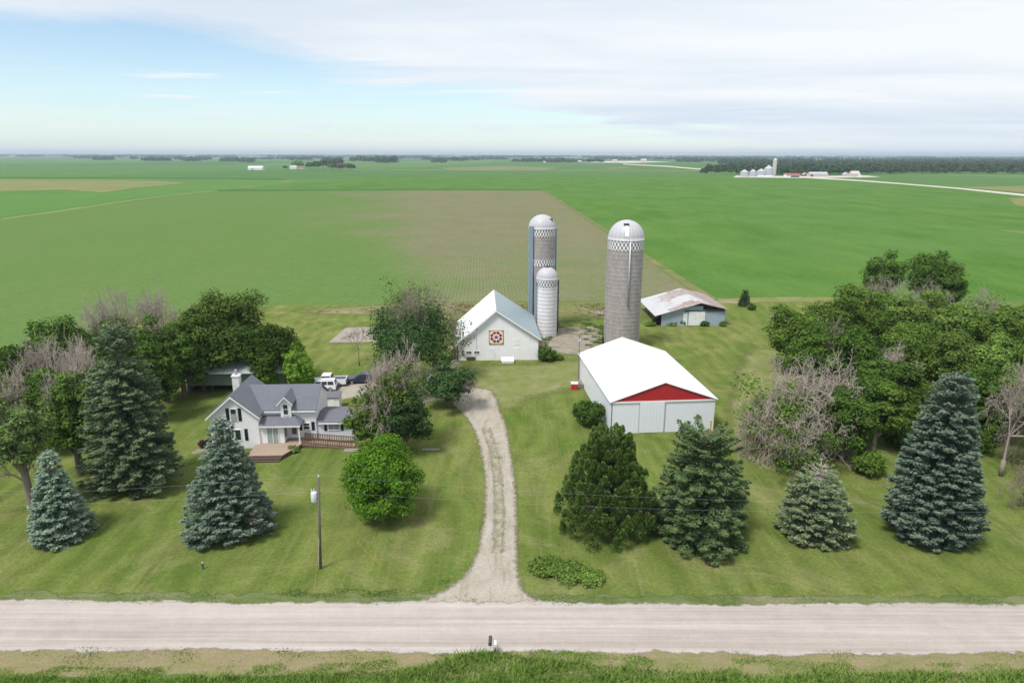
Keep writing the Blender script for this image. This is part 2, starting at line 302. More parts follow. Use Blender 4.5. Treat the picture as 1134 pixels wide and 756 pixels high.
leaf_mat('needles_deep_blue', (0.139, 0.205, 0.108), (0.168, 0.240, 0.123), (0.255, 0.302, 0.161), .12, rng=.3)
leaf_mat('needles_grey', (0.121, 0.171, 0.090), (0.162, 0.202, 0.103), (0.235, 0.257, 0.143), .12, rng=.35)
leaf_mat('needles_green', (0.094, 0.166, 0.067), (0.136, 0.210, 0.082), (0.213, 0.260, 0.115), .12, rng=.35)
leaf_mat('needles_cedar', (0.114, 0.202, 0.049), (0.168, 0.259, 0.063), (0.230, 0.308, 0.082), .12, rng=.35, patch=(.11, .105, .05))
leaf_mat('leaves_maple', (0.082, 0.177, 0.020), (0.117, 0.225, 0.025), None, .3, rng=.35)
leaf_mat('leaves_deep', (0.068, 0.127, 0.025), (0.100, 0.172, 0.033), None, .25, rng=.4)
leaf_mat('leaves_mid', (0.105, 0.185, 0.033), (0.158, 0.246, 0.045), None, .28, rng=.4)
leaf_mat('leaves_light', (0.127, 0.208, 0.045), (0.186, 0.274, 0.062), None, .3, rng=.35)
leaf_mat('leaves_bright', (0.122, 0.237, 0.030), (0.182, 0.306, 0.043), None, .3, rng=.35)
leaf_mat('leaves_olive', (0.106, 0.164, 0.050), (0.144, 0.211, 0.068), None, .25, rng=.35)
leaf_mat('leaves_far', (.046, .092, .040), (.078, .138, .055), None, .15, rng=.35)
leaf_mat('leaves_cottonwood', (.050, .098, .034), (.070, .125, .040), None, .25, rng=.4)
leaf_mat('leaves_far_mauve', (0.125, 0.094, 0.075), (0.150, 0.112, 0.094), None, .15, rng=.3)
leaf_mat('grass_blades', (.185, .300, .055), (.245, .360, .085), None, .3, rng=.4)
leaf_mat('weeds', (.155, .235, .060), (.215, .295, .090), None, .3, rng=.4)
leaf_mat('dry_grass', (.27, .225, .13), (.18, .19, .08), None, .2, rng=.3)
# ---------------------------------------------------------------- mesh building
class MB:
    def __init__(s): s.v = []; s.f = []
    def add(s, vs, fs):
        o = len(s.v); s.v += [tuple(p) for p in vs]; s.f += [tuple(i+o for i in f) for f in fs]; return s
    def box(s, x0, x1, y0, y1, z0, z1):
        return s.add([(x0, y0, z0), (x1, y0, z0), (x1, y1, z0), (x0, y1, z0), (x0, y0, z1), (x1, y0, z1), (x1, y1, z1), (x0, y1, z1)],
                     [(0, 3, 2, 1), (4, 5, 6, 7), (0, 1, 5, 4), (1, 2, 6, 5), (2, 3, 7, 6), (3, 0, 4, 7)])
    def prism(s, prof, a0, a1, axis='y'):       # profile in (x,z) along y, or (y,z) along x
        n = len(prof); P = []
        for a in (a0, a1):
            for p, q in prof: P.append((p, a, q) if axis == 'y' else (a, p, q) if axis == 'x' else (p, q, a))
        return s.add(P, [tuple(range(n))[::-1], tuple(range(n, 2*n))] + [(i, (i+1) % n, n+(i+1) % n, n+i) for i in range(n)])
    def slab(s, pts, t, d=(0, 0, -1)):
        n = len(pts); P = [tuple(p) for p in pts] + [tuple(p[k]+d[k]*t for k in range(3)) for p in pts]
        return s.add(P, [tuple(range(n)), tuple(range(n, 2*n))[::-1]] + [(i, n+i, n+(i+1) % n, (i+1) % n) for i in range(n)])
    def tube(s, p0, p1, r0, r1=None, n=8, cap=True):
        r1 = r0 if r1 is None else r1; a = Vector(p0); b = Vector(p1); d_ = (b-a).normalized(); u = d_.orthogonal().normalized(); v = d_.cross(u); P = []
        for q, r in ((a, r0), (b, r1)):
            for i in range(n): t = 2*math.pi*i/n; P.append(q+u*math.cos(t)*r+v*math.sin(t)*r)
        fs = [(i, (i+1) % n, n+(i+1) % n, n+i) for i in range(n)]
        if cap: fs += [tuple(range(n))[::-1], tuple(range(n, 2*n))]
        return s.add(P, fs)
    def lathe(s, prof, n=24, c=(0, 0, 0)):      # (r,z) pairs
        P = []; m = len(prof)
        for i in range(n):
            t = 2*math.pi*i/n
            for r, z in prof: P.append((c[0]+math.cos(t)*r, c[1]+math.sin(t)*r, c[2]+z))
        fs = [(i*m+j, ((i+1) % n)*m+j, ((i+1) % n)*m+j+1, i*m+j+1) for i in range(n) for j in range(m-1)]
        return s.add(P, fs)
    def build(s, name, mat, parent=None, smooth=False, bevel=0):
        me = bpy.data.meshes.new(name); me.from_pydata(s.v, [], s.f); me.update()
        me.materials.append(MATS[mat] if isinstance(mat, str) else mat)
        o = bpy.data.objects.new(name, me); C.objects.link(o)
        if parent is not None: o.parent = parent
        if smooth: me.polygons.foreach_set('use_smooth', [True]*len(me.polygons))
        if bevel:
            md = o.modifiers.new('bevel', 'BEVEL'); md.width = bevel; md.segments = 2; md.limit_method = 'ANGLE'
        return o
def tag(o, label=None, cat=None, group=None, kind=None):
    for k, v in (('label', label), ('category', cat), ('group', group), ('kind', kind)):
        if v: o[k] = v
    return o
def thing(name, label, cat, loc=(0, 0, 0), rz=0, group=None):
    o = bpy.data.objects.new(name, None); C.objects.link(o); o.location = loc; o.rotation_euler = (0, 0, rz); o.empty_display_size = .5
    return tag(o, label, cat, group)
def copy_tree(o, parent=None):
    c = o.copy(); C.objects.link(c); c.parent = parent
    for ch in list(o.children): copy_tree(ch, c)
    return c
def fast_mesh(name, V, Fq, mat, parent=None, attr=None, loc=None):   # V (N,3), Fq (M,4 or 3)
    me = bpy.data.meshes.new(name); k = Fq.shape[1]; nf = len(Fq)
    me.vertices.add(len(V)); me.vertices.foreach_set('co', np.ascontiguousarray(V, dtype=np.float32).ravel())
    me.loops.add(nf*k); me.loops.foreach_set('vertex_index', np.ascontiguousarray(Fq, dtype=np.int32).ravel())
    me.polygons.add(nf); me.polygons.foreach_set('loop_start', np.arange(0, nf*k, k, dtype=np.int32))
    try: me.polygons.foreach_set('loop_total', np.full(nf, k, dtype=np.int32))
    except Exception: pass
    me.update(calc_edges=True)
    if attr is not None:
        a = me.attributes.new('tip', 'FLOAT', 'FACE'); a.data.foreach_set('value', np.ascontiguousarray(attr, dtype=np.float32))
    me.materials.append(MATS[mat]); o = bpy.data.objects.new(name, me); C.objects.link(o)
    if parent is not None: o.parent = parent
    if loc is not None: o.location = loc
    return o
def unit(a): return a/np.maximum(np.linalg.norm(a, axis=1, keepdims=True), 1e-9)
def rhombs(Cn, D, Nn, ln, wd):          # leaf faces: centre, long direction, normal, half length, half width
    D = unit(D); S = unit(np.cross(D, Nn)); ln = np.asarray(ln).reshape(-1, 1); wd = np.asarray(wd).reshape(-1, 1)
    V = np.stack([Cn-D*ln, Cn+S*wd, Cn+D*ln, Cn-S*wd], 1).reshape(-1, 3)
    return V, np.arange(len(V)).reshape(-1, 4)
def tubes(P0, P1, r0, r1, n=4):
    D = unit(P1-P0); A = np.where(np.abs(D[:, 2:3]) > .9, np.array([[1., 0, 0]]), np.array([[0, 0, 1.]])); U = unit(np.cross(D, A)); W = np.cross(D, U)
    r0 = np.asarray(r0).reshape(-1, 1); r1 = np.asarray(r1).reshape(-1, 1); Vs = []
    for P, r in ((P0, r0), (P1, r1)):
        for i in range(n): t = 2*math.pi*i/n; Vs.append(P+U*math.cos(t)*r+W*math.sin(t)*r)
    V = np.stack(Vs, 1).reshape(-1, 3); o = np.arange(len(P0))[:, None]*2*n
    Fq = np.concatenate([o+np.array([[i, (i+1) % n, n+(i+1) % n, n+i]]) for i in range(n)], 0)
    return V, Fq
class Segs:
    def __init__(s): s.a = []; s.b = []; s.r = []; s.q = []
    def seg(s, a, b, r, q): s.a.append(tuple(a)); s.b.append(tuple(b)); s.r.append(r); s.q.append(q)
    def path(s, pts, r0, r1):
        n = len(pts)-1
        for i in range(n): s.seg(pts[i], pts[i+1], r0+(r1-r0)*i/n, r0+(r1-r0)*(i+1)/n)
    def build(s, name, mat, parent, n=6):
        V, Fq = tubes(np.array(s.a, float), np.array(s.b, float), np.array(s.r), np.array(s.q), n); return fast_mesh(name, V, Fq, mat, parent)
def rdir(g, n): return unit(g.normal(size=(n, 3)))
# ---------------------------------------------------------------- ground sheets
def densify(pts, stepm, jit, g, closed=True):
    out = []; n = len(pts)
    for i in range(n if closed else n-1):
        a, b = pts[i], pts[(i+1) % n]; m = max(1, int((b-a).length/stepm))
        for k in range(m): p = a.lerp(b, k/m); out.append(Vector((p.x+g.normal()*jit, p.y+g.normal()*jit, p.z)))
    return out
def smooth_pts(pts, it=2):
    for _ in range(it):
        q = []
        for i in range(len(pts)): a, b = pts[i], pts[(i+1) % len(pts)]; q += [a.lerp(b, .25), a.lerp(b, .75)]
        pts = q
    return pts
def set_fade(o, vals):
    a = o.data.attributes.new('fade', 'FLOAT', 'POINT'); a.data.foreach_set('value', np.asarray(vals, dtype=np.float32))
def sheet(name, pts, z, mat, stepm=None, jit=0, seed=1, smooth=0, kind='structure', feather=0):
    g = np.random.default_rng(seed); pts = [Vector((p[0], p[1], z)) for p in pts]
    if smooth: pts = smooth_pts(pts, smooth)
    if stepm: pts = densify(pts, stepm, jit, g)
    tri = tessellate_polygon([pts]); P = [tuple(p) for p in pts]; fs = []
    for t in tri:
        a, b, c = (pts[i] for i in t); cr = (b.x-a.x)*(c.y-a.y)-(b.y-a.y)*(c.x-a.x)
        fs.append(tuple(t) if cr > 0 else tuple(t)[::-1])
    n = len(P); fade = [1.0]*n
    if feather:
        area = sum(P[i][0]*P[(i+1) % n][1]-P[(i+1) % n][0]*P[i][1] for i in range(n)); sg_ = 1 if area > 0 else -1; Q = []
        for i in range(n):
            a, b = pts[i-1], pts[(i+1) % n]; t = Vector((b.x-a.x, b.y-a.y, 0)); t = t.normalized() if t.length > 1e-6 else Vector((1, 0, 0)); Q.append((P[i][0]+t.y*sg_*feather, P[i][1]-t.x*sg_*feather, z))
        P = P+Q; fade += [0.0]*n; fs += [((i, n+i, n+(i+1) % n, (i+1) % n) if sg_ > 0 else (i, (i+1) % n, n+(i+1) % n, n+i)) for i in range(n)]
    o = MB().add(P, fs).build(name, mat); set_fade(o, fade); tag(o, kind=kind); return o
gi = lambda pts: [G(*p) for p in pts]
# the plains: one sheet to the horizon, as a graded grid
xs = [-22000, -9000, -4000, -1500, -500, 0, 500, 1500, 4000, 9000, 22000]; ys = [-600, -200, 0, 200, 500, 1000, 2000, 4500, 9000, 21000]
mb = MB(); mb.add([(x, y, 0) for y in ys for x in xs], [(j*11+i, j*11+i+1, (j+1)*11+i+1, (j+1)*11+i) for j in range(len(ys)-1) for i in range(10)])
tag(mb.build('ground', 'plains'), kind='structure')
def wline(px, py, X2):         # point on the farm-parallel (across) line through a pixel, at world x = X2
    p = G(px, py); return Vector((X2, p.y + (X2-p.x)*0.0, 0))
back_y = G(567, 334).y           # near edge of the crops
# bean field
sheet('bean_field', [Vector((-420, 40, 0)), Vector((-75, back_y-40, 0)), Vector((0, back_y-12, 0)), G(780, 331), G(757, 314), G(600, 211), G(420, 211.2), G(235, 212), G(0, 243), Vector((-900, G(0, 243).y-330, 0))], .02, 'bean_rows')
# right corn field
sheet('corn_field', [G(782, 331.5), Vector((300, back_y+4, 0)), Vector((900, back_y-120, 0)), Vector((1500, 300, 0)), Vector((1500, 560, 0)), G(1134, 218), G(1060, 208), G(960, 201), G(880, 198), G(800, 194), G(600, 196), G(400, 196), G(240, 211), G(420, 210), G(601, 210)], .03, 'corn_rows')
sheet('field_edge', [G(781, 331.6), G(757.5, 314.6), G(680, 262), G(600, 210.6), G(603, 210.6), G(683.0, 261.5), G(765, 313.5), G(793, 331)], .05, 'weedy_edge', 6, .1, feather=1.0)
sheet('grass_track', [G(795, 331), G(880, 329.5), G(1000, 330), G(1000, 335), G(880, 334), G(795, 336)], .06, 'worn_lawn', 5, .1, feather=1.2)
# strips and fields farther off
sheet('grass_strip', [G(0, 242), G(60, 233.6), G(150, 220.6), G(225, 212), G(245, 211), G(240, 211.9), G(225, 213), G(150, 222), G(60, 235.3), G(0, 244)], .07, 'grass_strip', 20, .8)
sheet('grass_strip', [G(245, 210.9), G(420, 209.6), G(600, 209.8), G(600, 210.7), G(420, 210.7), G(240, 211.8)], .07, 'dark_strip')
sheet('left_field', [G(-60, 241), G(0, 241), G(60, 232.6), G(150, 219.6), G(240, 210.5), G(380, 199), G(310, 198), G(-60, 197)], .04, 'far_green_light')
sheet('tan_field', [G(-80, 211), G(0, 211.5), G(70, 210), G(110, 213), G(150, 208), G(208, 202.5), G(150, 200), G(0, 199), G(-80, 199)], .08, 'far_tan', 40, 4, feather=8)
sheet('dark_strip', [G(-80, 196.2), G(150, 196.5), G(310, 198.0), G(322, 199.2), G(150, 197.8), G(-80, 197.3)], .09, 'dark_strip')
sheet('pale_track', [G(380, 187.6), G(560, 188.3), G(800, 188.9), G(800, 189.5), G(560, 189.0), G(380, 188.2)], .1, 'far_tan')
sheet('brown_field', [G(490, 186), G(560, 184), G(618, 186), G(600, 188.4), G(500, 188.2)], .12, 'far_brown', 40, 2, feather=20)
sheet('tan_patch', [G(665, 186.8), G(690, 185.2), G(700, 185.8), G(680, 187.2)], .14, 'far_tan')
sheet('tan_patch', [G(305, 201.5), G(318, 199.8), G(330, 200.5), G(312, 202.3)], .14, 'far_tan')
sheet('tan_patch', [G(265, 207.5), G(280, 206.2), G(283, 207), G(268, 208.3)], .14, 'far_tan')
sheet('tan_patch', [G(1098, 254), G(1134, 257), G(1180, 262), G(1134, 259)], .14, 'far_tan')
sheet('tan_patch', [G(1118, 220), G(1134, 219), G(1200, 222), G(1200, 236), G(1134, 231), G(1122, 225)], .14, 'far_tan', 10, 1.5)
sheet('tan_patch', [G(1060, 207.2), G(1134, 213), G(1300, 224), G(1300, 205), G(1134, 206)], .05, 'far_tan')
# the gravel road past the distant farm
sheet('far_road', [G(690, 181.4), G(740, 183.8), G(800, 189.2), G(800, 190.2), G(738, 184.8), G(690, 182.2)], .16, 'pale_gravel')
sheet('far_road', [G(880, 195.2), G(960, 200.0), G(1000, 203.2), G(1060, 208.0), G(1134, 215.2), G(1300, 233), G(1300, 236.5), G(1134, 217.4), G(1060, 209.4), G(1000, 204.4), G(955, 201.0), G(880, 196.6)], .16, 'pale_gravel')
sheet('farm_yard', [G(815, 194.6), G(880, 195.3), G(960, 194.6), G(975, 196.2), G(900, 197.4), G(812, 196.6)], .15, 'pale_gravel')
sheet('pale_yard', [G(640, 178.8), G(700, 178.4), G(745, 179.4), G(700, 180.6), G(650, 180.2)], .3, 'pale_gravel')  # yard surfaced in pale gravel
# farm lawn
sheet('lawn', [Vector((-600, 44, 0)), Vector((-600, 70, 0)), Vector((-200, G(0, 420).y, 0)), G(0, 408), G(40, 386), G(110, 358), G(200, 344), G(330, 337), G(500, 338), G(600, 338), G(720, 338), G(782, 332), G(850, 333), Vector((260, back_y-4, 0)), Vector((600, back_y-80, 0)), Vector((600, 44, 0))], .035, 'lawn', 8, .3)
sheet('weedy_margin', [G(330, 345), G(420, 339), G(520, 335.5), G(600, 335), G(700, 335), G(725, 336), G(722, 349), G(660, 352), G(600, 356), G(500, 347), G(400, 347)], .05, 'weedy_edge', 2, .2, feather=2.5)
# old concrete and gravel
sheet('old_barnyard_concrete', [G(598, 372), G(615, 364), G(655, 362.5), G(672, 366), G(672, 388), G(640, 393), G(612, 388), G(598, 381)], .06, 'concrete_old', 1.0, .1, 3, feather=1.5)
sheet('concrete_slab', [G(363.5, 379.6), G(383, 363), G(436, 361), G(440, 378.5)], .07, 'concrete_pad')
sheet('concrete_rubble', [G(654, 345), G(672, 343), G(672, 347), G(660, 348.5)], .065, 'concrete_pad', .6, .1, feather=.8)
sheet('gravel_parking', [G(338, 441), G(344, 431), G(372, 422), G(420, 424), G(470, 430), G(500, 441), G(470, 444), G(430, 441), G(395, 438), G(362, 444)], .055, 'drive_gravel', 1.0, .1, 4, feather=1.2)
sheet('worn_yard', [G(500, 440), G(505, 420), G(520, 411), G(560, 408), G(605, 409), G(640, 402), G(652, 408), G(628, 425), G(600, 431), G(566, 436), G(556, 452), G(545, 440)], .045, 'worn_lawn', 1.5, .1, 5, 1, feather=5)
sheet('worn_yard', [G(820, 470), G(835, 400), G(850, 385), G(860, 400), G(850, 470), G(838, 500)], .045, 'worn_lawn', 1.5, .1, 5, 1, feather=4)
dl = [(488, 437), (505, 447), (520, 461), (530, 476), (537, 497), (542, 525), (543, 552), (541, 580), (537, 605), (530, 625), (518, 642), (500, 655), (484, 664), (472, 667)]
dr = [(592, 669), (578, 661), (569, 648), (566, 632), (566, 610), (566, 580), (566, 550), (563, 520), (559, 493), (555, 470), (549, 455), (546, 443), (540, 433), (515, 429)]
sheet('driveway_fringe', gi([(x-1, y) for x, y in dl]) + gi([(x+2, y) for x, y in dr]), .05, 'worn_lawn', .6, .05, 7, feather=.9)
sheet('driveway', gi(dl) + gi(dr), .058, 'drive_gravel', .4, .03, 6, feather=.9)
sheet('drive_centre', gi([(551.5, 612), (552.5, 580), (552.5, 555), (550.5, 525), (546.5, 500), (538, 474), (538.5, 474), (547.2, 500), (551.2, 525), (553.2, 555), (553.2, 580), (552, 612)]), .064, 'drive_centre', .5, .02, 9, feather=.9)
# county road, verges, ditch
def across(py_l, py_r, j=0):
    a, b = G(0, py_l), G(1134, py_r); s = (b.y-a.y)/(b.x-a.x); f = lambda X: a.y + (X-a.x)*s
    return f
rt, rb = across(667.5, 671.5), across(717.5, 722.5)
def strip(name, f0, f1, z, mat, seed=1, jit=.15, st=1.0, X=420):
    g = np.random.default_rng(seed); n = int(2*X/st); xs_ = np.linspace(-X, X, n); P = []; 
    # jitter fades out along the strip far from the farm so the mesh stays light
    a = [(x, f0(x)+g.normal()*jit, z) for x in xs_]; b = [(x, f1(x)+g.normal()*jit, z) for x in xs_]
    fe = .45; lo_ = [(x, y-fe, z) for x, y, z in a]; hi_ = [(x, y+fe, z) for x, y, z in b]
    m = MB().add(lo_+a+b+hi_, [(k*n+i, k*n+i+1, (k+1)*n+i+1, (k+1)*n+i) for k in range(3) for i in range(n-1)]); o = m.build(name, mat); set_fade(o, [0]*n+[1]*(2*n)+[0]*n); return tag(o, kind='structure')
dd = across(738, 744)
strip('road_verge', lambda x: rt(x)-.5, lambda x: rt(x)+1.1, .042, 'verge_green', 2, .2, .8)
strip('road_verge', lambda x: rb(x)-2.6, lambda x: rb(x)+.4, .042, 'verge_tan', 3, .2, .8)
strip('road', lambda x: rb(x)+.12*math.sin(x*.21)+.1*math.sin(x*.53+1), lambda x: rt(x)+.12*math.sin(x*.17+2)+.08*math.sin(x*.61), .062, 'road_gravel', 5, .09, .5)
strip('ditch', lambda x: -60.0 if True else 0, lambda x: rb(x)-2.2, .03, 'ditch_soil', 6, .1, 4.0)
# ---------------------------------------------------------------- buildings
def window(parent, x0, x1, z0, z1, y, glassm='window_glass', face='front', bars=(1, 1), fr=.07, arch=False):
    """a frame standing 4 cm proud of the wall at plane y, panes set inside"""
    f = MB(); p = MB(); cx = (x0+x1)/2
    f.box(x0, x0+fr, y-.05, y+.03, z0, z1); f.box(x1-fr, x1, y-.05, y+.03, z0, z1); f.box(x0+fr, x1-fr, y-.05, y+.03, z1-fr, z1); f.box(x0-.04, x1+.04, y-.08, y+.03, z0-fr, z0)
    nx, nz = bars
    for i in range(1, nx): xx = x0+(x1-x0)*i/nx; f.box(xx-.025, xx+.025, y-.045, y+.02, z0, z1-fr)
    for i in range(1, nz): zz_ = z0+(z1-z0)*i/nz; f.box(x0+fr, x1-fr, y-.043, y+.02, zz_-.025, zz_+.025)
    p.box(x0+fr, x1-fr, y-.02, y+.01, z0, z1-fr)
    w_ = f.build('window', 'white_trim', parent); p.build('pane', glassm, w_)
    return w_
def shutter(parent, x0, x1, z0, z1, y):
    m = MB().box(x0, x1, y-.05, y-.004, z0, z1)
    k = z0+.08
    while k < z1-.1: m.box(x0+.05, x1-.05, y-.065, y-.045, k, k+.05); k += .11
    return m.build('shutter', 'dark_shutter', parent)
YAW = R(2.7)
# farmhouse
ho = G(236, 497)
house = thing('farmhouse', 'white clapboard farmhouse with slate grey roofs, black shutters and a brown deck', 'house', (ho.x, ho.y, 0), YAW)
W1, AX = 5.9, 2.9
MB().prism([(0, 0), (W1, 0), (W1, 4.45), (AX, 6.95), (0, 4.45)], 0, 7.8).build('wall', 'white_clapboard', house)
MB().prism([(1.8, 0), (8.7, 0), (8.7, 4.55), (5.25, 6.5), (1.8, 4.55)], W1+.003, 12.55, 'x').build('wall', 'white_clapboard', house)
MB().prism([(2.0, 0), (7.0, 0), (7.0, 2.6), (4.3, 3.05), (2.0, 2.6)], 12.553, 17.7, 'x').build('wall', 'white_clapboard', house)
MB().box(W1+.002, 8.9, .2, 1.79, 0, 3.0).build('wall', 'white_clapboard', house)
def gable_roof(parent, ridge_x, ridge_z, le, re, y0, y1, t=.14, mat='slate_shingles', axis='y', name='roof'):
    m = MB()
    def P(a, b, c): return (a, b, c) if axis == 'y' else (b, a, c)
    m.slab([P(ridge_x, y0, ridge_z), P(le[0], y0, le[1]), P(le[0], y1, le[1]), P(ridge_x, y1, ridge_z)], t)
    m.slab([P(ridge_x+.002, y0, ridge_z), P(ridge_x+.002, y1, ridge_z), P(re[0], y1, re[1]), P(re[0], y0, re[1])], t)
    return m.build(name, mat, parent)
gable_roof(house, AX, 7.16, (-.38, 4.28), (W1+.3, 4.36), -.35, 8.1)
gable_roof(house, 5.25, 6.68, (1.42, 4.48), (9.0, 4.52), 3.2, 12.8, axis='x')
gable_roof(house, 4.3, 3.27, (1.65, 2.72), (7.3, 2.72), 12.56, 18.0, axis='x')
# white fascia boards along the front gable
m = MB(); m.slab([(AX, -.40, 7.03), (-.40, -.40, 4.14), (-.40, -.36, 4.14), (AX, -.36, 7.03)], .24); m.slab([(AX, -.40, 7.03), (AX, -.36, 7.03), (W1+.32, -.36, 4.22), (W1+.32, -.40, 4.22)], .24)
for a_, b_ in ((6.25, 8.33), (9.67, 12.7)): MB().box(a_, b_, 1.36, 1.41, 4.20, 4.38).build('fascia', 'white_trim', house)
m.build('fascia', 'white_trim', house); MB().box(12.86, 18.0, 1.58, 1.64, 2.42, 2.62).build('fascia', 'white_trim', house)
m = MB(); m.slab([(12.84, 5.25, 6.52), (12.805, 5.25, 6.52), (12.805, 1.42, 4.34), (12.84, 1.42, 4.34)], .2); m.build('fascia', 'white_trim', house)
# porch roof, hipped at its right end
m = MB(); pe = 3.05
m.add([(W1+.02, -.25, pe), (11.1, -.25, pe), (9.9, 1.78, 3.75), (W1+.02, 1.78, 3.75), (11.1, 1.78, pe),
       (W1+.02, -.25, pe-.16), (11.1, -.25, pe-.16), (11.1, 1.78, pe-.16), (W1+.02, 1.78, pe-.16)],
      [(0, 1, 2, 3), (1, 4, 2), (0, 5, 6, 1), (1, 6, 7, 4), (5, 8, 7, 6)]); m.build('porch_roof', 'slate_shingles', house)
MB().box(W1+.03, 11.06, -.27, -.20, pe-.20, pe-.02).build('fascia', 'white_trim', house)
MB().box(10.75, 10.9, -.1, .05, .55, pe-.17).build('porch_post', 'white_trim', house)
# dormer
dx0, dx1 = 8.25, 9.75
MB().prism([(dx0+.1, 3.55), (dx1-.1, 3.55), (dx1-.1, 5.5), ((dx0+dx1)/2, 6.25), (dx0+.1, 5.5)], 1.34, 4.6).build('dormer', 'white_clapboard', house)
gable_roof(house, 9.0, 6.42, (8.02, 5.40), (9.98, 5.40), 1.02, 5.0, .1, name='dormer_roof')
m = MB(); m.slab([(9.0, .97, 6.40), (8.0, .97, 5.36), (8.0, 1.01, 5.36), (9.0, 1.01, 6.40)], .16); m.slab([(9.0, .97, 6.40), (9.0, 1.01, 6.40), (10.0, 1.01, 5.36), (10.0, .97, 5.36)], .16); m.build('fascia', 'white_trim', house)
window(house, 8.66, 9.36, 3.95, 5.35, 1.33, bars=(1, 2))
# windows
window(house, 2.6, 3.4, 3.8, 5.35, -.01, bars=(1, 2)); MB().box(2.68, 3.32, -.12, -.035, 3.8, 4.45).build('window_unit', 'grey_blind', house)
shutter(house, 2.08, 2.48, 3.7, 5.4, 0); shutter(house, 3.55, 3.95, 3.7, 5.4, 0)
window(house, 1.7, 2.5, 1.15, 2.6, -.01); window(house, 2.9, 3.7, 1.15, 2.6, -.01); shutter(house, 1.1, 1.5, 1.1, 2.65, 0); shutter(house, 4.1, 4.5, 1.1, 2.65, 0)
window(house, 10.9, 11.75, 1.75, 2.62, 1.79, bars=(1, 2)); shutter(house, 10.35, 10.75, 1.6, 2.75, 1.8); shutter(house, 11.95, 12.35, 1.6, 2.75, 1.8)
window(house, 14.0, 15.45, 1.5, 2.45, 1.99, 'grey_blind', bars=(2, 1)); shutter(house, 13.5, 13.85, 1.4, 2.5, 2.0); shutter(house, 15.6, 15.95, 1.4, 2.5, 2.0)
m = MB(); m.box(6.75, 6.83, .12, .22, .62, 2.7); m.box(8.17, 8.25, .12, .22, .62, 2.7); m.box(6.83, 8.17, .12, .22, 2.62, 2.7); m.box(7.46, 7.54, .10, .2, .62, 2.62)
sl = m.build('sliding_door', 'white_trim', house); MB().box(6.83, 8.17, .16, .21, .64, 2.62).build('pane', 'curtained_glass', sl)
dr_ = MB().box(9.35, 10.15, 1.74, 1.83, .6, 2.6).build('door', 'white_trim', house); MB().box(9.45, 10.05, 1.70, 1.75, 1.1, 2.5).build('pane', 'window_glass', dr_)
m = MB().box(8.89, 8.93, .55, 1.2, 1.2, 2.5); m.build('window', 'window_glass', house)
# chimney
m = MB().box(1.15, 2.05, 5.6, 6.45, 5.0, 7.6); m.box(1.08, 2.12, 5.53, 6.52, 7.6, 7.8); ch = m.build('chimney', 'brick_white', house); MB().tube((1.6, 6.0, 7.8), (1.6, 6.0, 8.5), .2, .17, 12).build('flue', 'galvanised', ch)
# deck and steps
m = MB(); m.prism([(5.4, .18), (5.4, -3.45), (9.6, -3.45), (11.1, -.1), (11.1, 1.78), (8.95, 1.78), (8.95, .18)], .46, .58, 'z')
deck = m.build('deck', 'deck_wood', house)
m = MB(); m.box(5.3, 9.5, -3.9, -3.5, .28, .33); m.box(5.2, 9.4, -4.3, -3.95, .12, .17); m.box(5.4, 9.6, -3.49, -3.46, .30, .45); m.box(5.4, 9.5, -3.93, -3.90, .02, .27)
m.slab([(9.64, -3.45, .45), (11.14, -.1, .45), (11.12, -.1, .45), (9.62, -3.45, .45)], .42); m.build('step', 'dark_wood', deck)
m = MB(); 
def rail(m, a, b, h=.9, n=28, lowoff=.12):
    a = Vector(a); b = Vector(b); d_ = (b-a); s = Vector((-d_.y, d_.x, 0)).normalized()*.03
    for zz_, t in ((h, .09), (lowoff, .09)):
        m.slab([a-s+Vector((0, 0, zz_)), b-s+Vector((0, 0, zz_)), b+s+Vector((0, 0, zz_)), a+s+Vector((0, 0, zz_))], t)
    for i in range(n+1):
        p = a.lerp(b, i/n); q = .055 if i % 7 == 0 else .04; m.box(p.x-q, p.x+q, p.y-q, p.y+q, p.z-(.1 if i % 7 == 0 else -lowoff), p.z+h-.02)
rail(m, (11.2, -.1, .58), (17.4, -.65, .12)); rm_ = None
ramp = MB().slab([(11.11, -.15, .56), (11.11, 1.25, .56), (17.6, .85, .12), (17.6, -.7, .12)], .1).build('ramp', 'deck_wood', house)
m.build('railing', 'rail_wood', ramp)
m = MB(); rail(m, (11.2, 1.2, .58), (17.4, .8, .12)); m.build('railing', 'rail_wood', ramp)
m = MB(); m.slab([(11.1, -.19, .46), (17.5, -.74, .06), (17.5, -.76, .06), (11.1, -.21, .46)], .3); m.build('skirt_board', 'rail_wood', ramp)
p = G(389, 499); 
tag(sheet('concrete_step', [(p.x-.9, p.y-.5, 0), (p.x+.9, p.y-.4, 0), (p.x+.9, p.y+.6, 0), (p.x-.9, p.y+.5, 0)], .075, 'concrete_pad'), kind='structure')
p = G(226, 500); sheet('stone_patch', [(p.x-1.4, p.y-.6), (p.x+1.6, p.y-.7), (p.x+1.8, p.y+.9), (p.x-1.1, p.y+.8)], .06, 'concrete_old', .4, .08)
p = G(477, 498); sheet('concrete_step', [(p.x-1.1, p.y-.25), (p.x+1.1, p.y-.2), (p.x+1.1, p.y+.35), (p.x-1.1, p.y+.3)], .07, 'concrete_pad')
# small white shed
p = G(361.5, 454); sh = thing('garden_shed', 'small white garden shed with grey roof beside the farmhouse', 'shed', (p.x, p.y, 0), YAW)
MB().box(0, 1.9, 0, 1.9, 0, 1.85).build('wall', 'white_clapboard', sh); MB().slab([(-.1, -.15, 1.98), (2.0, -.15, 1.98), (2.0, 2.05, 2.2), (-.1, 2.05, 2.2)], .1).build('roof', 'slate_shingles', sh)
MB().box(.5, 1.3, -.04, -.003, .08, 1.75).build('door', 'white_trim', sh)
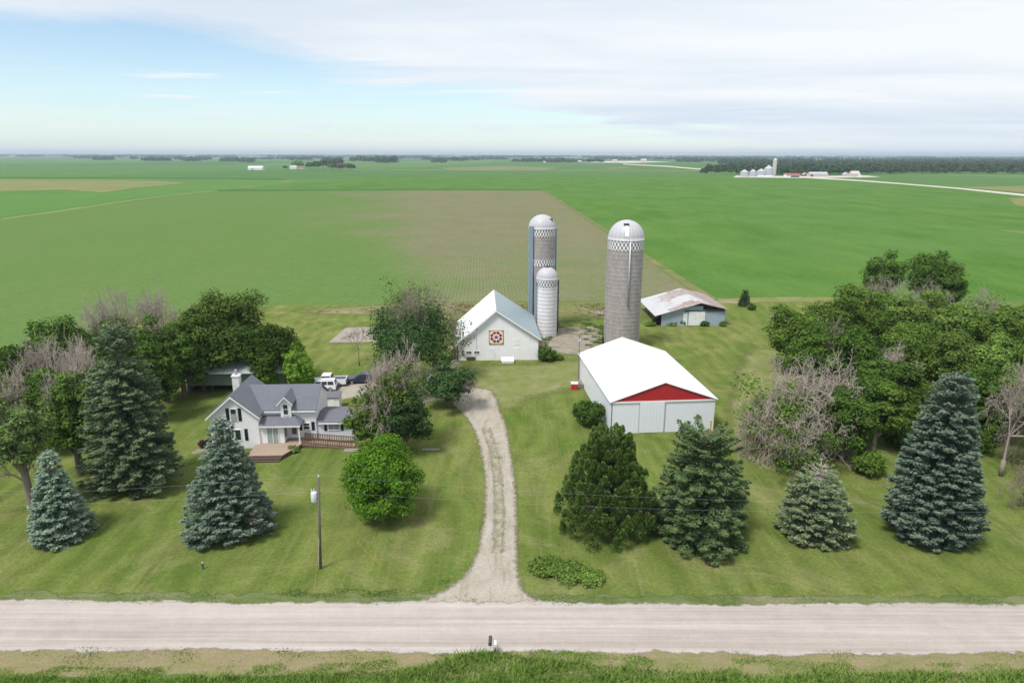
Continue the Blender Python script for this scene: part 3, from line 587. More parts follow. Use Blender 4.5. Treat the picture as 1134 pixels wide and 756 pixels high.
# open machine shed behind the trees
p = G(208, 435); sh = thing('machine_shed', 'grey green open shed with pale metal roof among the dark trees', 'shed', (p.x, p.y, 0), YAW)
m = MB(); m.box(0, 15, 7.9, 8.1, 0, 3.3); m.box(0, .2, 0, 7.9, 0, 3.3); m.box(14.8, 15, 0, 7.9, 0, 3.3); m.box(.2, 14.8, 0, .12, 1.15, 3.3); m.build('wall', 'green_grey_boards', sh)
for x in (3.8, 7.5, 11.2): MB().box(x-.1, x+.1, .13, .33, 0, 3.3).build('post', 'dark_wood', sh)
gable_roof(sh, 4.0, 4.7, (-.6, 3.3), (8.6, 3.3), -.5, 15.5, .12, 'pale_green_roof', 'x')
# white barn
bo = G(508, 399.5); barn = thing('barn', 'white board barn with steep two tone metal roof and quilt square on its gable', 'barn', (bo.x, bo.y, 0), YAW)
bw, bx_, bl = 14.3, 6.75, 17.6
MB().prism([(0, 0), (bw, 0), (bw, 4.25), (bx_+.3, 9.1), (bx_-.3, 9.1), (0, 3.3)], 0, bl).build('wall', 'barn_boards', barn)
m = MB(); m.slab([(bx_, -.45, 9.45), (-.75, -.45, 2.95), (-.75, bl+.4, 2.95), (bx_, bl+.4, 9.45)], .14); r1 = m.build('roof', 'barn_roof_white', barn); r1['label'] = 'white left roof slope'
m = MB(); m.slab([(bx_+.004, -.45, 9.45), (bx_+.004, bl+.4, 9.45), (bw+.45, bl+.4, 4.12), (bw+.45, -.45, 4.12)], .14); r2 = m.build('roof', 'barn_roof_grey', barn); r2['label'] = 'blue grey right roof slope'  # right slope in a darker blue grey than the left one
m = MB(); m.slab([(bx_, -.50, 9.33), (-.78, -.50, 2.82), (-.78, -.455, 2.82), (bx_, -.455, 9.33)], .3); m.slab([(bx_, -.50, 9.33), (bx_, -.455, 9.33), (bw+.47, -.455, 4.0), (bw+.47, -.50, 4.0)], .3); m.build('fascia', 'white_trim', barn)
for x0, x1, z0, z1, bars in ((.5, 1.05, 1.0, 2.0, (1, 2)), (1.35, 2.35, 1.35, 1.85, (2, 1)), (2.75, 3.75, 1.35, 1.85, (2, 1))): window(barn, x0, x1, z0, z1, -.01, bars=bars)
m = MB().box(1.4, 3.0, -.06, -.004, 0, .75); m.build('low_door', 'dark_wood', barn)
for x0, x1, z0, z1 in ((5.6, 6.3, .1, 2.3), (9.9, 10.9, .1, 2.3), (9.9, 10.8, 2.8, 3.9)):
    m = MB(); m.box(x0, x1, -.035, -.004, z0, z1); m.box(x0, x0+.08, -.06, -.034, z0, z1); m.box(x1-.08, x1, -.06, -.034, z0, z1); m.box(x0+.08, x1-.08, -.06, -.034, z1-.1, z1); m.build('door', 'barn_boards', barn)
m = MB().box(3.2, 3.26, -.05, -.003, 0, 5.2); m.build('downpipe', 'galvanised', barn)
# quilt square : a painted board
qx, qz, qs = 5.45, 3.05, 2.6
q = thing('barn_quilt', 'painted quilt square of red petals and purple star on barn gable', 'painted board', (0, 0, 0), YAW)
q.location = barn.matrix_basis @ Vector((qx, -.03, qz)) if False else Vector((bo.x, bo.y, 0)) + Matrix.Rotation(YAW, 3, 'Z') @ Vector((qx, -.03, qz))
plain('quilt_red', (.30, .018, .035), .6, .05); plain('quilt_cream', (.80, .72, .56), .6, .05); plain('quilt_purple', (.16, .03, .13), .6, .05); plain('quilt_white', (.82, .80, .80), .6, .03); plain('quilt_gold', (.62, .33, .06), .6, .05)
MB().box(0, qs, -.05, 0, 0, qs).build('board', 'quilt_cream', q); h = qs/2
def flat(mb_, pts, y): mb_.slab([(h+a, y, h+b) for a, b in pts], .012, (0, 1, 0))
m = MB(); 
for a0, a1, b0, b1 in ((-h, h, h-.09, h), (-h, h, -h, -h+.09), (-h, -h+.09, -h+.09, h-.09), (h-.09, h, -h+.09, h-.09)): flat(m, [(a0, b0), (a1, b0), (a1, b1), (a0, b1)], -.066)
m.build('border', 'quilt_red', q)
def ring(n, r0, r1, off=0, wid=.8):
    out = []
    for i in range(n):
        a = 2*math.pi*(i+off)/n; da = math.pi/n*wid; out.append([(r0*math.cos(a), r0*math.sin(a)), ((r0+r1)/2*math.cos(a+da), (r0+r1)/2*math.sin(a+da)), (r1*math.cos(a), r1*math.sin(a)), ((r0+r1)/2*math.cos(a-da), (r0+r1)/2*math.sin(a-da))])
    return out
m = MB(); [flat(m, t, -.066) for t in ring(8, .55, 1.16, .5, 1.25)]; m.build('petals', 'quilt_red', q)
m = MB(); [flat(m, t, -.080) for t in ring(8, .18, .82, 0, .95)]; m.build('star', 'quilt_white', q)
m = MB(); [flat(m, t, -.094) for t in ring(8, .0, .48, .5, .7)]; m.build('centre_star', 'quilt_purple', q)
for sx in (-1, 1):
    for sz in (-1, 1): m = MB(); flat(m, [(sx*1.17, sz*1.17), (sx*.82, sz*1.17), (sx*1.17, sz*.82)], -.066); m.build('corner', 'quilt_gold', q)
# little lean-to and white crate at the barn
p = G(500, 399); lt = thing('wooden_lean_to', 'low brown wooden lean-to against the left side of the white barn', 'lean-to', (p.x, p.y, 0), YAW)
MB().box(0, 1.2, 0, 5.0, 0, 1.9).build('wall', 'dark_wood', lt); MB().slab([(-.15, -.15, 1.95), (1.22, -.15, 2.4), (1.22, 5.1, 2.4), (-.15, 5.1, 1.95)], .08).build('roof', 'weathered_wood', lt)
p = G(555.5, 400.8); cr = thing('white_crate', 'low white wooden hatch box leaning at the foot of the barn', 'box', (p.x, p.y, 0), YAW)
MB().prism([(-.9, 0), (0, 0), (0, .85), (-.15, .85), (-.9, .35)], 0, 2.1, 'x').build('body', 'white_paint', cr); MB().slab([(-.05, -.95, .38), (2.15, -.95, .38), (2.15, .0, .95), (-.05, .0, .95)], .05).build('lid', 'white_trim', cr)
# pole shed with the red gable
po = G(676, 480.5); ps = thing('pole_shed', 'long white steel shed with bright white roof and red front gable', 'shed', (po.x, po.y, 0), R(5.2))
pw, pl, pe_, pr = 14.0, 22.6, 4.55, 7.05
MB().prism([(0, 0), (pw, 0), (pw, pe_), (pw/2, pr-.12), (0, pe_)], .0, pl).build('wall', 'shed_steel', ps)
MB().prism([(.02, pe_-.01), (pw-.02, pe_-.01), (pw/2, pr-.12)], -.05, -.003).build('gable_panel', 'red_steel', ps)
gable_roof(ps, pw/2, pr+.06, (-.3, pe_-.0), (pw+.3, pe_-.0), -.16, pl+.2, .07, 'white_steel_roof')
m = MB(); m.box(-.05, pw+.05, -.12, -.02, pe_-.22, pe_-.02); m.slab([(pw/2, -.2, pr+.05), (-.32, -.2, pe_-.02), (-.32, -.165, pe_-.02), (pw/2, -.165, pr+.05)], .10); m.slab([(pw/2, -.2, pr+.05), (pw/2, -.165, pr+.05), (pw+.32, -.165, pe_-.02), (pw+.32, -.2, pe_-.02)], .10); m.build('fascia', 'white_trim', ps)
m = MB(); m.box(3.75, 7.1, -.14, -.06, .1, pe_-.24); d1 = m.build('sliding_door', 'shed_steel', ps)
for q_ in ((3.70, 3.745, -.15, -.01, .05, pe_-.24), (7.105, 7.16, -.15, -.01, .05, pe_-.24)): MB().box(*q_).build('door_trim', 'galvanised', ps)
MB().box(13.55, 13.68, -.06, -.002, .1, 1.5).build('rust_strip', 'quilt_gold', ps)
MB().box(0, .1, -.03, -.002, 0, pe_-.24).build('corner_trim', 'dark_metal', ps)
MB().box(2.9, 6.9, -.9, -.05, 0, .1).build('threshold', 'concrete_pad', ps)
# gear beside the shed
p = G(636, 431); rb_ = thing('red_box', 'red box with a white lid standing beside the long shed', 'box', (p.x, p.y, 0), YAW)
MB().box(-.5, .5, -.4, .4, .05, .95).build('body', 'red_paint', rb_, bevel=.04); MB().box(-.55, .55, -.45, .45, .95, 1.15).build('lid', 'white_trim', rb_, bevel=.03)
p = G(644, 427); wb = thing('plank_stack', 'pale weathered planks stacked against the side of the long shed', 'planks', (p.x, p.y, 0), R(20))
m = MB(); [m.box(-.6+.02*i, .6-.03*i, -1.3, 1.3-.05*i, .16*i, .16*i+.14) for i in range(4)]; m.build('planks', 'weathered_wood', wb)
for (x, y, t, lab) in ((640.5, 422, 372, 'tall weathered wooden pole at the back left corner of the long shed'),):
    p = G(x, y); zt = at_depth(x, t, p.y).z; pl_ = thing('wooden_pole', lab, 'pole', (p.x, p.y, 0))
    MB().tube((0, 0, 0), (0, 0, zt), .13, .09, 10).build('post', 'weathered_wood', pl_); MB().box(-.2, .2, -.15, .05, zt-.9, zt-.5).build('meter_box', 'galvanised', pl_)
# silos
def silo(name, label, x, y_base, Y, rad, z_dome, z_top, mat, bands, extras):
    X_ = (x-567)*(Y*math.cos(PITCH)+(CH-z_dome*.5)*math.sin(PITCH))/F
    s = thing(name, label, 'silo', (X_, Y, 0))
    MB().lathe([(rad, 0), (rad, z_dome)], 48).build('wall', mat, s, True)
    m = MB()
    z_ = .76
    while z_ < z_dome-.3: m.lathe([(rad, z_-.03), (rad+.035, z_-.02), (rad+.035, z_+.02), (rad, z_+.03)], 48); z_ += .76
    o = m.build('hoops', 'galvanised', s); tag(o, kind='stuff')
    for z0, z1, bm_ in bands: MB().lathe([(rad+.01, z0), (rad+.045, z0), (rad+.045, z1), (rad+.01, z1)], 60).build('checker_band', bm_, s, False)
    prof = [(rad+.12, z_dome-.12), (rad+.12, z_dome)] + [((rad+.08)*math.cos(a), z_dome+(z_top-z_dome)*math.sin(a)) for a in np.linspace(0, math.pi/2, 12)]
    prof[-1] = (.02, z_top); MB().lathe(prof, 48).build('dome', 'dome_metal', s, True)
    extras(s, rad, z_dome, z_top); return s
def ext_main(s, r, zd, zt):
    a = R(-86); d_ = Vector((math.cos(a), math.sin(a), 0)); sd_ = Vector((-d_.y, d_.x, 0))
    MB().tube(d_*(r+.28)+Vector((0, 0, 9.0)), d_*(r+.28)+Vector((0, 0, zd-.2)), .13, .13, 10).build('filler_pipe', 'galvanised', s, True)
    h_ = MB(); P0 = Vector((math.cos(R(-100)), math.sin(R(-100)), 0)); 
    R_, H_ = r+.13, zt-zd+.05; P_ = []
    for e_ in (12, 24, 36, 50): P_.append((R_*math.cos(R(e_)), zd+H_*math.sin(R(e_))))
    for i_ in range(3): (ra_, za_), (rb2, zb_) = P_[i_], P_[i_+1]; h_.slab([(-.75, -ra_, za_), (-.05, -ra_, za_), (-.05, -rb2, zb_), (-.75, -rb2, zb_)], .12, (0, .7, -.7))
    h_.build('dome_hatch', 'white_trim', s)
    MB().box(-.85, .05, -P_[3][0]-.12, -P_[3][0]+.5, P_[3][1]-.15, P_[3][1]+.28).build('hatch_cap', 'dark_metal', s)
    m = MB()
    for sx in (-.2, .2): m.tube((-r-.12, sx, 2), (-r-.12, sx, zd), .03, .03, 5)
    k = 2.2
    while k < zd: m.tube((-r-.12, -.2, k), (-r-.12, .2, k), .02, .02, 4); k += .4
    m.build('ladder', 'galvanised', s)
silo('silo', 'tall grey tan concrete silo with domed cap behind the red gabled shed', 690.5, 385, 125.7, 3.25, 20.9, 24.3, 'silo_staves', [(19.0, 20.8, 'checker_band')], ext_main)
def ext_left(s, r, zd, zt):
    MB().box(-r*.84-.5, -r*.84+.45, -r*.62-.75, -r*.62+.2, 0, zd+.6).build('chute', 'blue_grey_metal', s, bevel=.08)
    MB().box(-r*.84+.5, -r*.84+.62, -r*.62-.65, -r*.62-.3, 0, 12).build('conduit', 'dark_metal', s)
    MB().box(r*.35, r*.75, -r*.5, r*.1, zd+1.2, zd+2.0).build('dome_hatch', 'dark_metal', s)
    m = MB(); m.tube((r+.18, -.1, 0), (r+.18, -.1, zd+.3), .16, .16, 8); m.build('filler_pipe', 'blue_grey_metal', s, True)
silo('silo', 'tall tan silo with blue grey chute, standing behind the short white silo', 599.5, 380, 141.5, 2.75, 21.2, 23.9, 'silo_staves', [(19.6, 21.0, 'checker_band'), (13.6, 15.0, 'checker_band')], ext_left)
def ext_small(s, r, zd, zt):
    MB().tube((r+.2, .2, .5), (r+.2, .2, zd-.5), .14, .14, 8).build('filler_pipe', 'dark_metal', s, True)
    MB().lathe([(.5, zt-.12), (.5, zt+.15), (.02, zt+.2)], 12).build('vent_cap', 'dark_metal', s)
    MB().box(-r-.35, -r-.05, -1.0, -.5, 0, zd-.6).build('chute', 'blue_grey_metal', s)
silo('silo', 'short white silo with grey dome beside the barn roof', 605.3, 371, 135.3, 2.1, 11.9, 14.1, 'silo_staves_white', [(10.3, 11.5, 'checker_band_fine')], ext_small)
# rusty roofed cattle shed
co = G(732, 361); cs = thing('cattle_shed', 'low blue grey shed with patchy rusty metal roof and white door', 'shed', (co.x, co.y, 0), R(1.5))
cw, cl = 13.8, 16.0
MB().prism([(0, 0), (cw, 0), (cw, 3.5), (8.9, 3.5), (8.9, 4.4), (5.6, 4.4), (0, 2.75)], 0, .15).build('wall', 'blue_grey_steel', cs)
MB().prism([(0, 0), (cw, 0), (cw, 3.7), (8.2, 5.0), (0, 2.75)], cl-.15, cl).build('wall', 'blue_grey_steel', cs)
MB().box(cw-.15, cw, .16, cl-.16, 0, 3.6).build('wall', 'blue_grey_steel', cs)
for x, y, h_ in ((0, 3, 2.7), (0, 6, 2.7), (0, 9, 2.7), (0, 12, 2.7), (0, 15.2, 2.7), (8.2, 3, 5), (8.2, 8, 5), (8.2, 13, 5)): MB().box(x-.1, x+.1, y-.1, y+.1, 0, h_).build('post', 'dark_wood', cs)
for z in (.4, .85, 1.3): MB().box(-.16, -.11, 3.1, 15.1, z, z+.25).build('rail', 'weathered_wood', cs)
m = MB(); m.slab([(8.2, -.7, 5.2), (-1.6, -.7, 2.42), (-1.6, cl+.4, 2.42), (8.2, cl+.4, 5.2)], .1); m.build('roof', 'rusty_sheet_roof', cs)
m = MB(); m.slab([(8.205, -.7, 5.2), (8.205, cl+.4, 5.2), (cw+.5, cl+.4, 3.75), (cw+.5, -.7, 3.75)], .1); m.build('roof', 'rusty_sheet_roof', cs)
MB().box(5.9, 9.4, -.14, -.02, .15, 3.25).build('sliding_door', 'white_paint', cs); MB().box(4.9, 13.6, -.2, -.1, 3.28, 3.46).build('door_track', 'maroon', cs); MB().box(4.7, 5.6, -.08, -.002, .1, 2.9).build('door', 'white_paint', cs)
for i in range(4): MB().box(8.9+i*.9, 9.05+i*.9, .02, .16, 3.505, 4.75-i*.22).build('rafter', 'dark_wood', cs)
# ---------------------------------------------------------------- distant farms
def far_gable(parent, x0, x1, y0, y1, e, r, wall, roof, axis='x', name='wall'):
    o = .3
    if axis == 'x':
        c_ = (y0+y1)/2; MB().prism([(y0, 0), (y1, 0), (y1, e), (c_, r), (y0, e)], x0, x1, 'x').build(name, wall, parent); gable_roof(parent, c_, r+.35, (y0-o, e+.1), (y1+o, e+.1), x0-o, x1+o, .15, roof, 'x')
    else:
        c_ = (x0+x1)/2; MB().prism([(x0, 0), (x1, 0), (x1, e), (c_, r), (x0, e)], y0, y1).build(name, wall, parent); gable_roof(parent, c_, r+.35, (x0-o, e+.1), (x1+o, e+.1), y0-o, y1+o, .15, roof)
plain('far_white', (.74, .74, .74), .6, .04); plain('far_red', (.30, .10, .085), .6, .1); plain('far_grey', (.42, .44, .47), .5, .05); plain('far_tan_wall', (.50, .46, .42), .7, .05)
FS = scale_at(G(857, 195.5))
def bin_(x, y, wpx, hpx, label):
    p = G(x, y); s = scale_at(p); b = thing('grain_bin', label, 'grain bin', (p.x, p.y, 0), 0, 'grain bins at the distant farm'); r = wpx*s/2; hh = hpx*s
    MB().lathe([(r, 0), (r, hh*.68)], 20).build('wall', 'galvanised', b, True); MB().lathe([(r+.2, hh*.68), (r*.15, hh*.97), (.05, hh)], 20).build('roof', 'dome_metal', b)
bin_(824, 196, 9, 8, 'leftmost grey grain bin of the distant farm row'); bin_(833.5, 195.7, 7.5, 8, 'small grey grain bin, second from the left at the distant farm')
bin_(842.5, 195.4, 9, 8.4, 'middle grey grain bin between smaller bins and the tallest bin'); bin_(850.5, 195.2, 9.5, 12, 'tallest grey grain bin, next to the distant silo')
p = G(858, 195); s_ = scale_at(p); t = thing('silo', 'slim tan silo at the distant farm beside grain bins', 'silo', (p.x, p.y+5, 0))
MB().lathe([(3.5, 0), (3.5, 17*s_)], 24).build('wall', 'far_tan_wall', t, True); MB().lathe([(3.6, 17*s_), (2.6, 18.3*s_), (.05, 19*s_)], 24).build('dome', 'dome_metal', t, True)
p = G(839, 196.6); s_ = scale_at(p); t = thing('low_shed', 'long low white shed in front of the distant grain bins', 'shed', (p.x, p.y-6, 0)); far_gable(t, 0, 16*s_, 0, 9, 1.6, 2.6, 'far_white', 'white_steel_roof')
p = G(871, 196.5); t = thing('red_roofed_shed', 'distant open shed with a dull red roof right of the silo', 'shed', (p.x, p.y, 0)); far_gable(t, 0, 15.5*s_, 0, 14, 3.2, 6, 'far_white', 'far_red'); MB().box(7, 21, -.3, -.05, 0, 2.6).build('opening_shade', 'dark_metal', t)  # dark panel colours in the shade inside the shed's open front
p = G(890, 195.3); t = thing('small_barn', 'small distant brownish barn between red roofed shed and grey shed', 'barn', (p.x, p.y, 0)); far_gable(t, 0, 8, 0, 9, 3, 5.5, 'far_red', 'far_grey', 'y')
p = G(897.5, 195.8); t = thing('machine_shed', 'long pale grey machine shed at the distant farm', 'shed', (p.x, p.y, 0)); far_gable(t, 0, 20*s_, 0, 16, 4.6, 7.6, 'far_tan_wall', 'far_grey'); MB().box(.5, 4, -.3, -.05, 0, 3.8).build('door', 'dark_metal', t)
p = G(935, 195.3); t = thing('garage', 'small pale gabled garage left of the distant farmhouse', 'garage', (p.x, p.y, 0)); far_gable(t, 0, 9, 0, 10, 3.2, 6.5, 'far_tan_wall', 'far_grey', 'y')
p = G(943, 196); t = thing('distant_farmhouse', 'cream gabled farmhouse at the right end of distant farm', 'house', (p.x, p.y, 0)); far_gable(t, 0, 14, 0, 12, 5, 9.5, 'far_tan_wall', 'far_tan_wall', 'x'); far_gable(t, 9, 15, -5, 3, 2.6, 4.6, 'far_white', 'far_grey', 'y')
p = G(274.5, 188.3); s2 = scale_at(p); t = thing('white_machine_shed', 'long white shed alone in the green fields far left', 'shed', (p.x, p.y, 0)); far_gable(t, 0, 16*s2, 0, 16, 5, 8.5, 'far_white', 'white_steel_roof'); MB().box(8, 13, -.3, -.05, 0, 4.4).build('door', 'far_grey', t)
p = G(321, 187.3); t = thing('distant_house', 'white house in front of a round green tree, far left farmstead', 'house', (p.x, p.y, 0)); far_gable(t, 0, 16, 0, 12, 4, 8, 'far_white', 'far_grey', 'x'); far_gable(t, 18, 34, 2, 14, 3.2, 5, 'far_tan_wall', 'far_red', 'x')
for x, y, wd, lab in ((603, 180.4, 9, 'tiny white gabled house before the dark far trees'), (642, 180.2, 16, 'tiny pale shed at right end of the far tree clump'), (405, 175.0, 26, 'tiny pale house on the horizon behind left farmstead trees'), (418, 173.8, 26, 'tiny white shed on the horizon right of another pale house'), (681, 179.5, 22, 'tiny cream shed beside pale far yard'),
                      (713, 179.4, 30, 'tiny pinkish shed at the right of the pale far yard'), (12, 173.5, 28, 'tiny white farm shed on the far left horizon'), (162, 174, 30, 'tiny white farmhouse on horizon left of centre'), (1092, 181, 9, 'tiny white building among the far right woods'), (233, 173.5, 26, 'tiny white barn on the horizon above left fields'), (1020, 180.2, 14, 'tiny white house on rise beyond the far wood')):
    p = G(x, y); t = thing('far_building', lab, 'building', (p.x, p.y, 0)); far_gable(t, -wd/2, wd/2, 0, wd*.6, wd*.22+2, wd*.42+3, 'far_white' if 'white' in lab else 'far_tan_wall', 'far_grey')
# ---------------------------------------------------------------- far woods and far trees
def crown_blob(g, n, cx, cy, rad, h, size, z0=0):
    d_ = rdir(g, n); d_[:, 2] = np.abs(d_[:, 2])*1.2-.25; d_ = unit(d_); rr = g.uniform(.7, 1.05, (n, 1)); lob = 1+.22*np.sin(d_[:, :1]*5+g.uniform(0, 6))*np.cos(d_[:, 1:2]*4+g.uniform(0, 6))
    P = d_*rr*lob*np.array([[rad, rad, h*.5]]) + np.array([[cx, cy, z0+h*.5]]); Nn = unit(d_+rdir(g, n)*.6)
    D = np.cross(Nn, rdir(g, n)); sz = size*g.uniform(.6, 1.3, n); return rhombs(P, D, Nn, sz, sz*.75)
def wood(name, pts, mat, label, per=26, kind='stuff', seed=1):
    g = np.random.default_rng(seed); Vs = []; Fs = []; o = 0
    for (x, y, r, h) in pts:
        V, Fq = crown_blob(g, per, x, y, r, h, r*.42); Vs.append(V); Fs.append(Fq+o); o += len(V)
    ob = fast_mesh(name, np.concatenate(Vs), np.concatenate(Fs), mat); return tag(ob, label, 'wood', None, kind)
g = np.random.default_rng(11); pts = []
WOOD0 = G(850, 194.0).y + 60
def edge_y(X):        # front of the right-hand wood, in metres ahead
    return WOOD0 + 45*math.sin(X/110) + (0 if X < 560 else (X-560)*.05)
for i in range(5200):
    u = g.random()**1.6; Y_ = WOOD0-40+u*2500; xl = .302*Y_+25*math.sin(Y_/90)+(30 if Y_ < WOOD0+200 else -20); xr = .98*Y_; X_ = g.uniform(xl, xr)
    if Y_ < edge_y(X_)+20: continue
    k = g.random(); clear = math.sin(X_/230+Y_/400)+.6*math.sin(Y_/170+2)
    if Y_ > WOOD0+400 and clear > .35: continue
    hh = g.uniform(10, 17)*(1 if Y_ < WOOD0+300 else 1+(Y_-WOOD0-300)/6000); pts.append((X_, Y_, g.uniform(5, 8.5), hh))
for X_ in np.arange(370, 1300, 7.5): Y_ = edge_y(X_)+g.uniform(0, 22); pts.append((X_, Y_, g.uniform(5, 8), g.uniform(9, 16)))
wood('far_wood', pts, 'leaves_far', 'dark wood stretching behind the distant farm', 30)
# wooded horizon belts
def belt(px0, px1, Y0, Y1, n, h0, h1, seed):
    g = np.random.default_rng(seed); out = []
    for i in range(n):
        Y_ = g.uniform(Y0, Y1); px = g.uniform(px0, px1); out.append(((px-567)/F*Y_*.985, Y_, g.uniform(h0, h1)*.75, g.uniform(h0, h1)))
    return out
hb = []; g = np.random.default_rng(5)
for k in range(170):
    c_ = g.uniform(-150, 1290); Y_ = 2900+9000*g.random()**1.1; wpx = g.uniform(6, 46); n = int(wpx*1.3)+3; hb += belt(c_-wpx/2, c_+wpx/2, Y_, Y_+160, n, 9+Y_/1500, 17+Y_/900, 100+k)
wood('horizon_woods', hb, 'leaves_far', 'scattered blue green tree belts along the flat horizon', 16)
hb = belt(-200, 1330, 12500, 13500, 3000, 16, 34, 77); wood('horizon_woods', hb, 'leaves_far', 'thin dark line of woods at very edge of horizon', 8)
for (a, b, y, dpt, n, h0, h1, mat, lab) in ((255, 345, 177.5, 60, 90, 11, 17, 'leaves_far', 'long dark tree belt behind the far left farmstead'), (0, 40, 173.8, 60, 50, 11, 17, 'leaves_far', 'dark tree belt at the left end of the horizon'), (58, 112, 174.2, 60, 60, 10, 16, 'leaves_far', 'dark low tree belt on the left horizon'),
        (566, 655, 179.5, 60, 95, 9, 17, 'leaves_far', 'dark tree clump around tiny white house near centre horizon'), (655, 800, 176.5, 80, 130, 10, 16, 'leaves_far', 'dark tree belt behind the pale far yard'), (800, 1160, 176.0, 120, 260, 12, 20, 'leaves_far', 'blue wooded rise beyond the far wood')):
    Y_ = G(567, y).y; wood('tree_belt', belt(a, b, Y_, Y_+dpt, n, h0, h1, int(a)+3), mat, lab, 22)
# farmstead trees, each one a tree
def far_tree(px, py, wpx, hpx, mat, label, grp, seed):
    p = G(px, py); s = scale_at(p); t = thing('tree', label, 'tree', (p.x, p.y, 0), 0, grp); g = np.random.default_rng(seed); r = wpx*s/2; hh = hpx*s
    V, Fq = crown_blob(g, 260, 0, 0, r, hh*.9, r*.2, hh*.1); fast_mesh('crown', V, Fq, mat, t); MB().tube((0, 0, 0), (0, 0, hh*.6), .35, .2, 6).build('trunk', 'bark', t)
fl = [(330, 187, 13, 8.5, 'leaves_mid', 'round light green tree behind white house, far left farmstead'), (316, 187.5, 5, 3.5, 'leaves_far', 'tiny dark bush left of the white farmstead house'), (343, 188, 9, 8, 'leaves_far', 'leftmost dark tree of the far left farmstead grove'), (350, 188.5, 10, 9.5, 'leaves_far', 'second dark tree from left in the farmstead grove'), (358, 188, 11, 10, 'leaves_far', 'third dark tree from left in the farmstead grove'), (366, 186, 10, 9.5, 'leaves_far', 'dark tree at the back of the farmstead grove'),
      (368, 189, 9, 8.5, 'leaves_far', 'dark green tree left of the mauve farmstead tree'), (376, 185, 10, 9.5, 'leaves_far', 'tallest dark tree behind the mauve farmstead tree'), (376, 189, 11, 7.5, 'leaves_far_mauve', 'mauve brown tree in the far left farmstead grove'), (385, 188, 9, 7, 'leaves_mid', 'mid green tree right of mauve farmstead tree'), (389, 189, 10, 7, 'leaves_far', 'dark rounded tree at right end of farmstead grove')]
for i, a in enumerate(fl): far_tree(a[0], a[1], a[2], a[3], a[4], a[5], 'trees of the far left farmstead', 200+i)
for i, (x, w_) in enumerate(((391, 8), (398, 8), (404, 9), (411, 10), (418, 8), (424, 10), (431, 11), (437, 8))): far_tree(x, 181.3+.25*(i % 3), w_, 7 + (i*5 % 3), 'leaves_far_mauve' if i == 0 else 'leaves_far', ['brownish tree at left end of small far grove', 'low dark tree second in small far grove', 'dark tree third in small far grove', 'dark tree in middle of small far grove', 'small dark tree right of middle in small far grove', 'tall dark tree third from right in small far grove', 'broad dark tree second from right in small far grove', 'dark tree at right end of small far grove'][i], 'small far grove right of the farmstead', 300+i)
far_tree(797, 189.5, 4, 6, 'leaves_far', 'lone dark bush where the far gravel road bends', None, 351); far_tree(803, 189.8, 5, 5, 'leaves_far', 'small dark bush at the left tip of the far wood', None, 352)
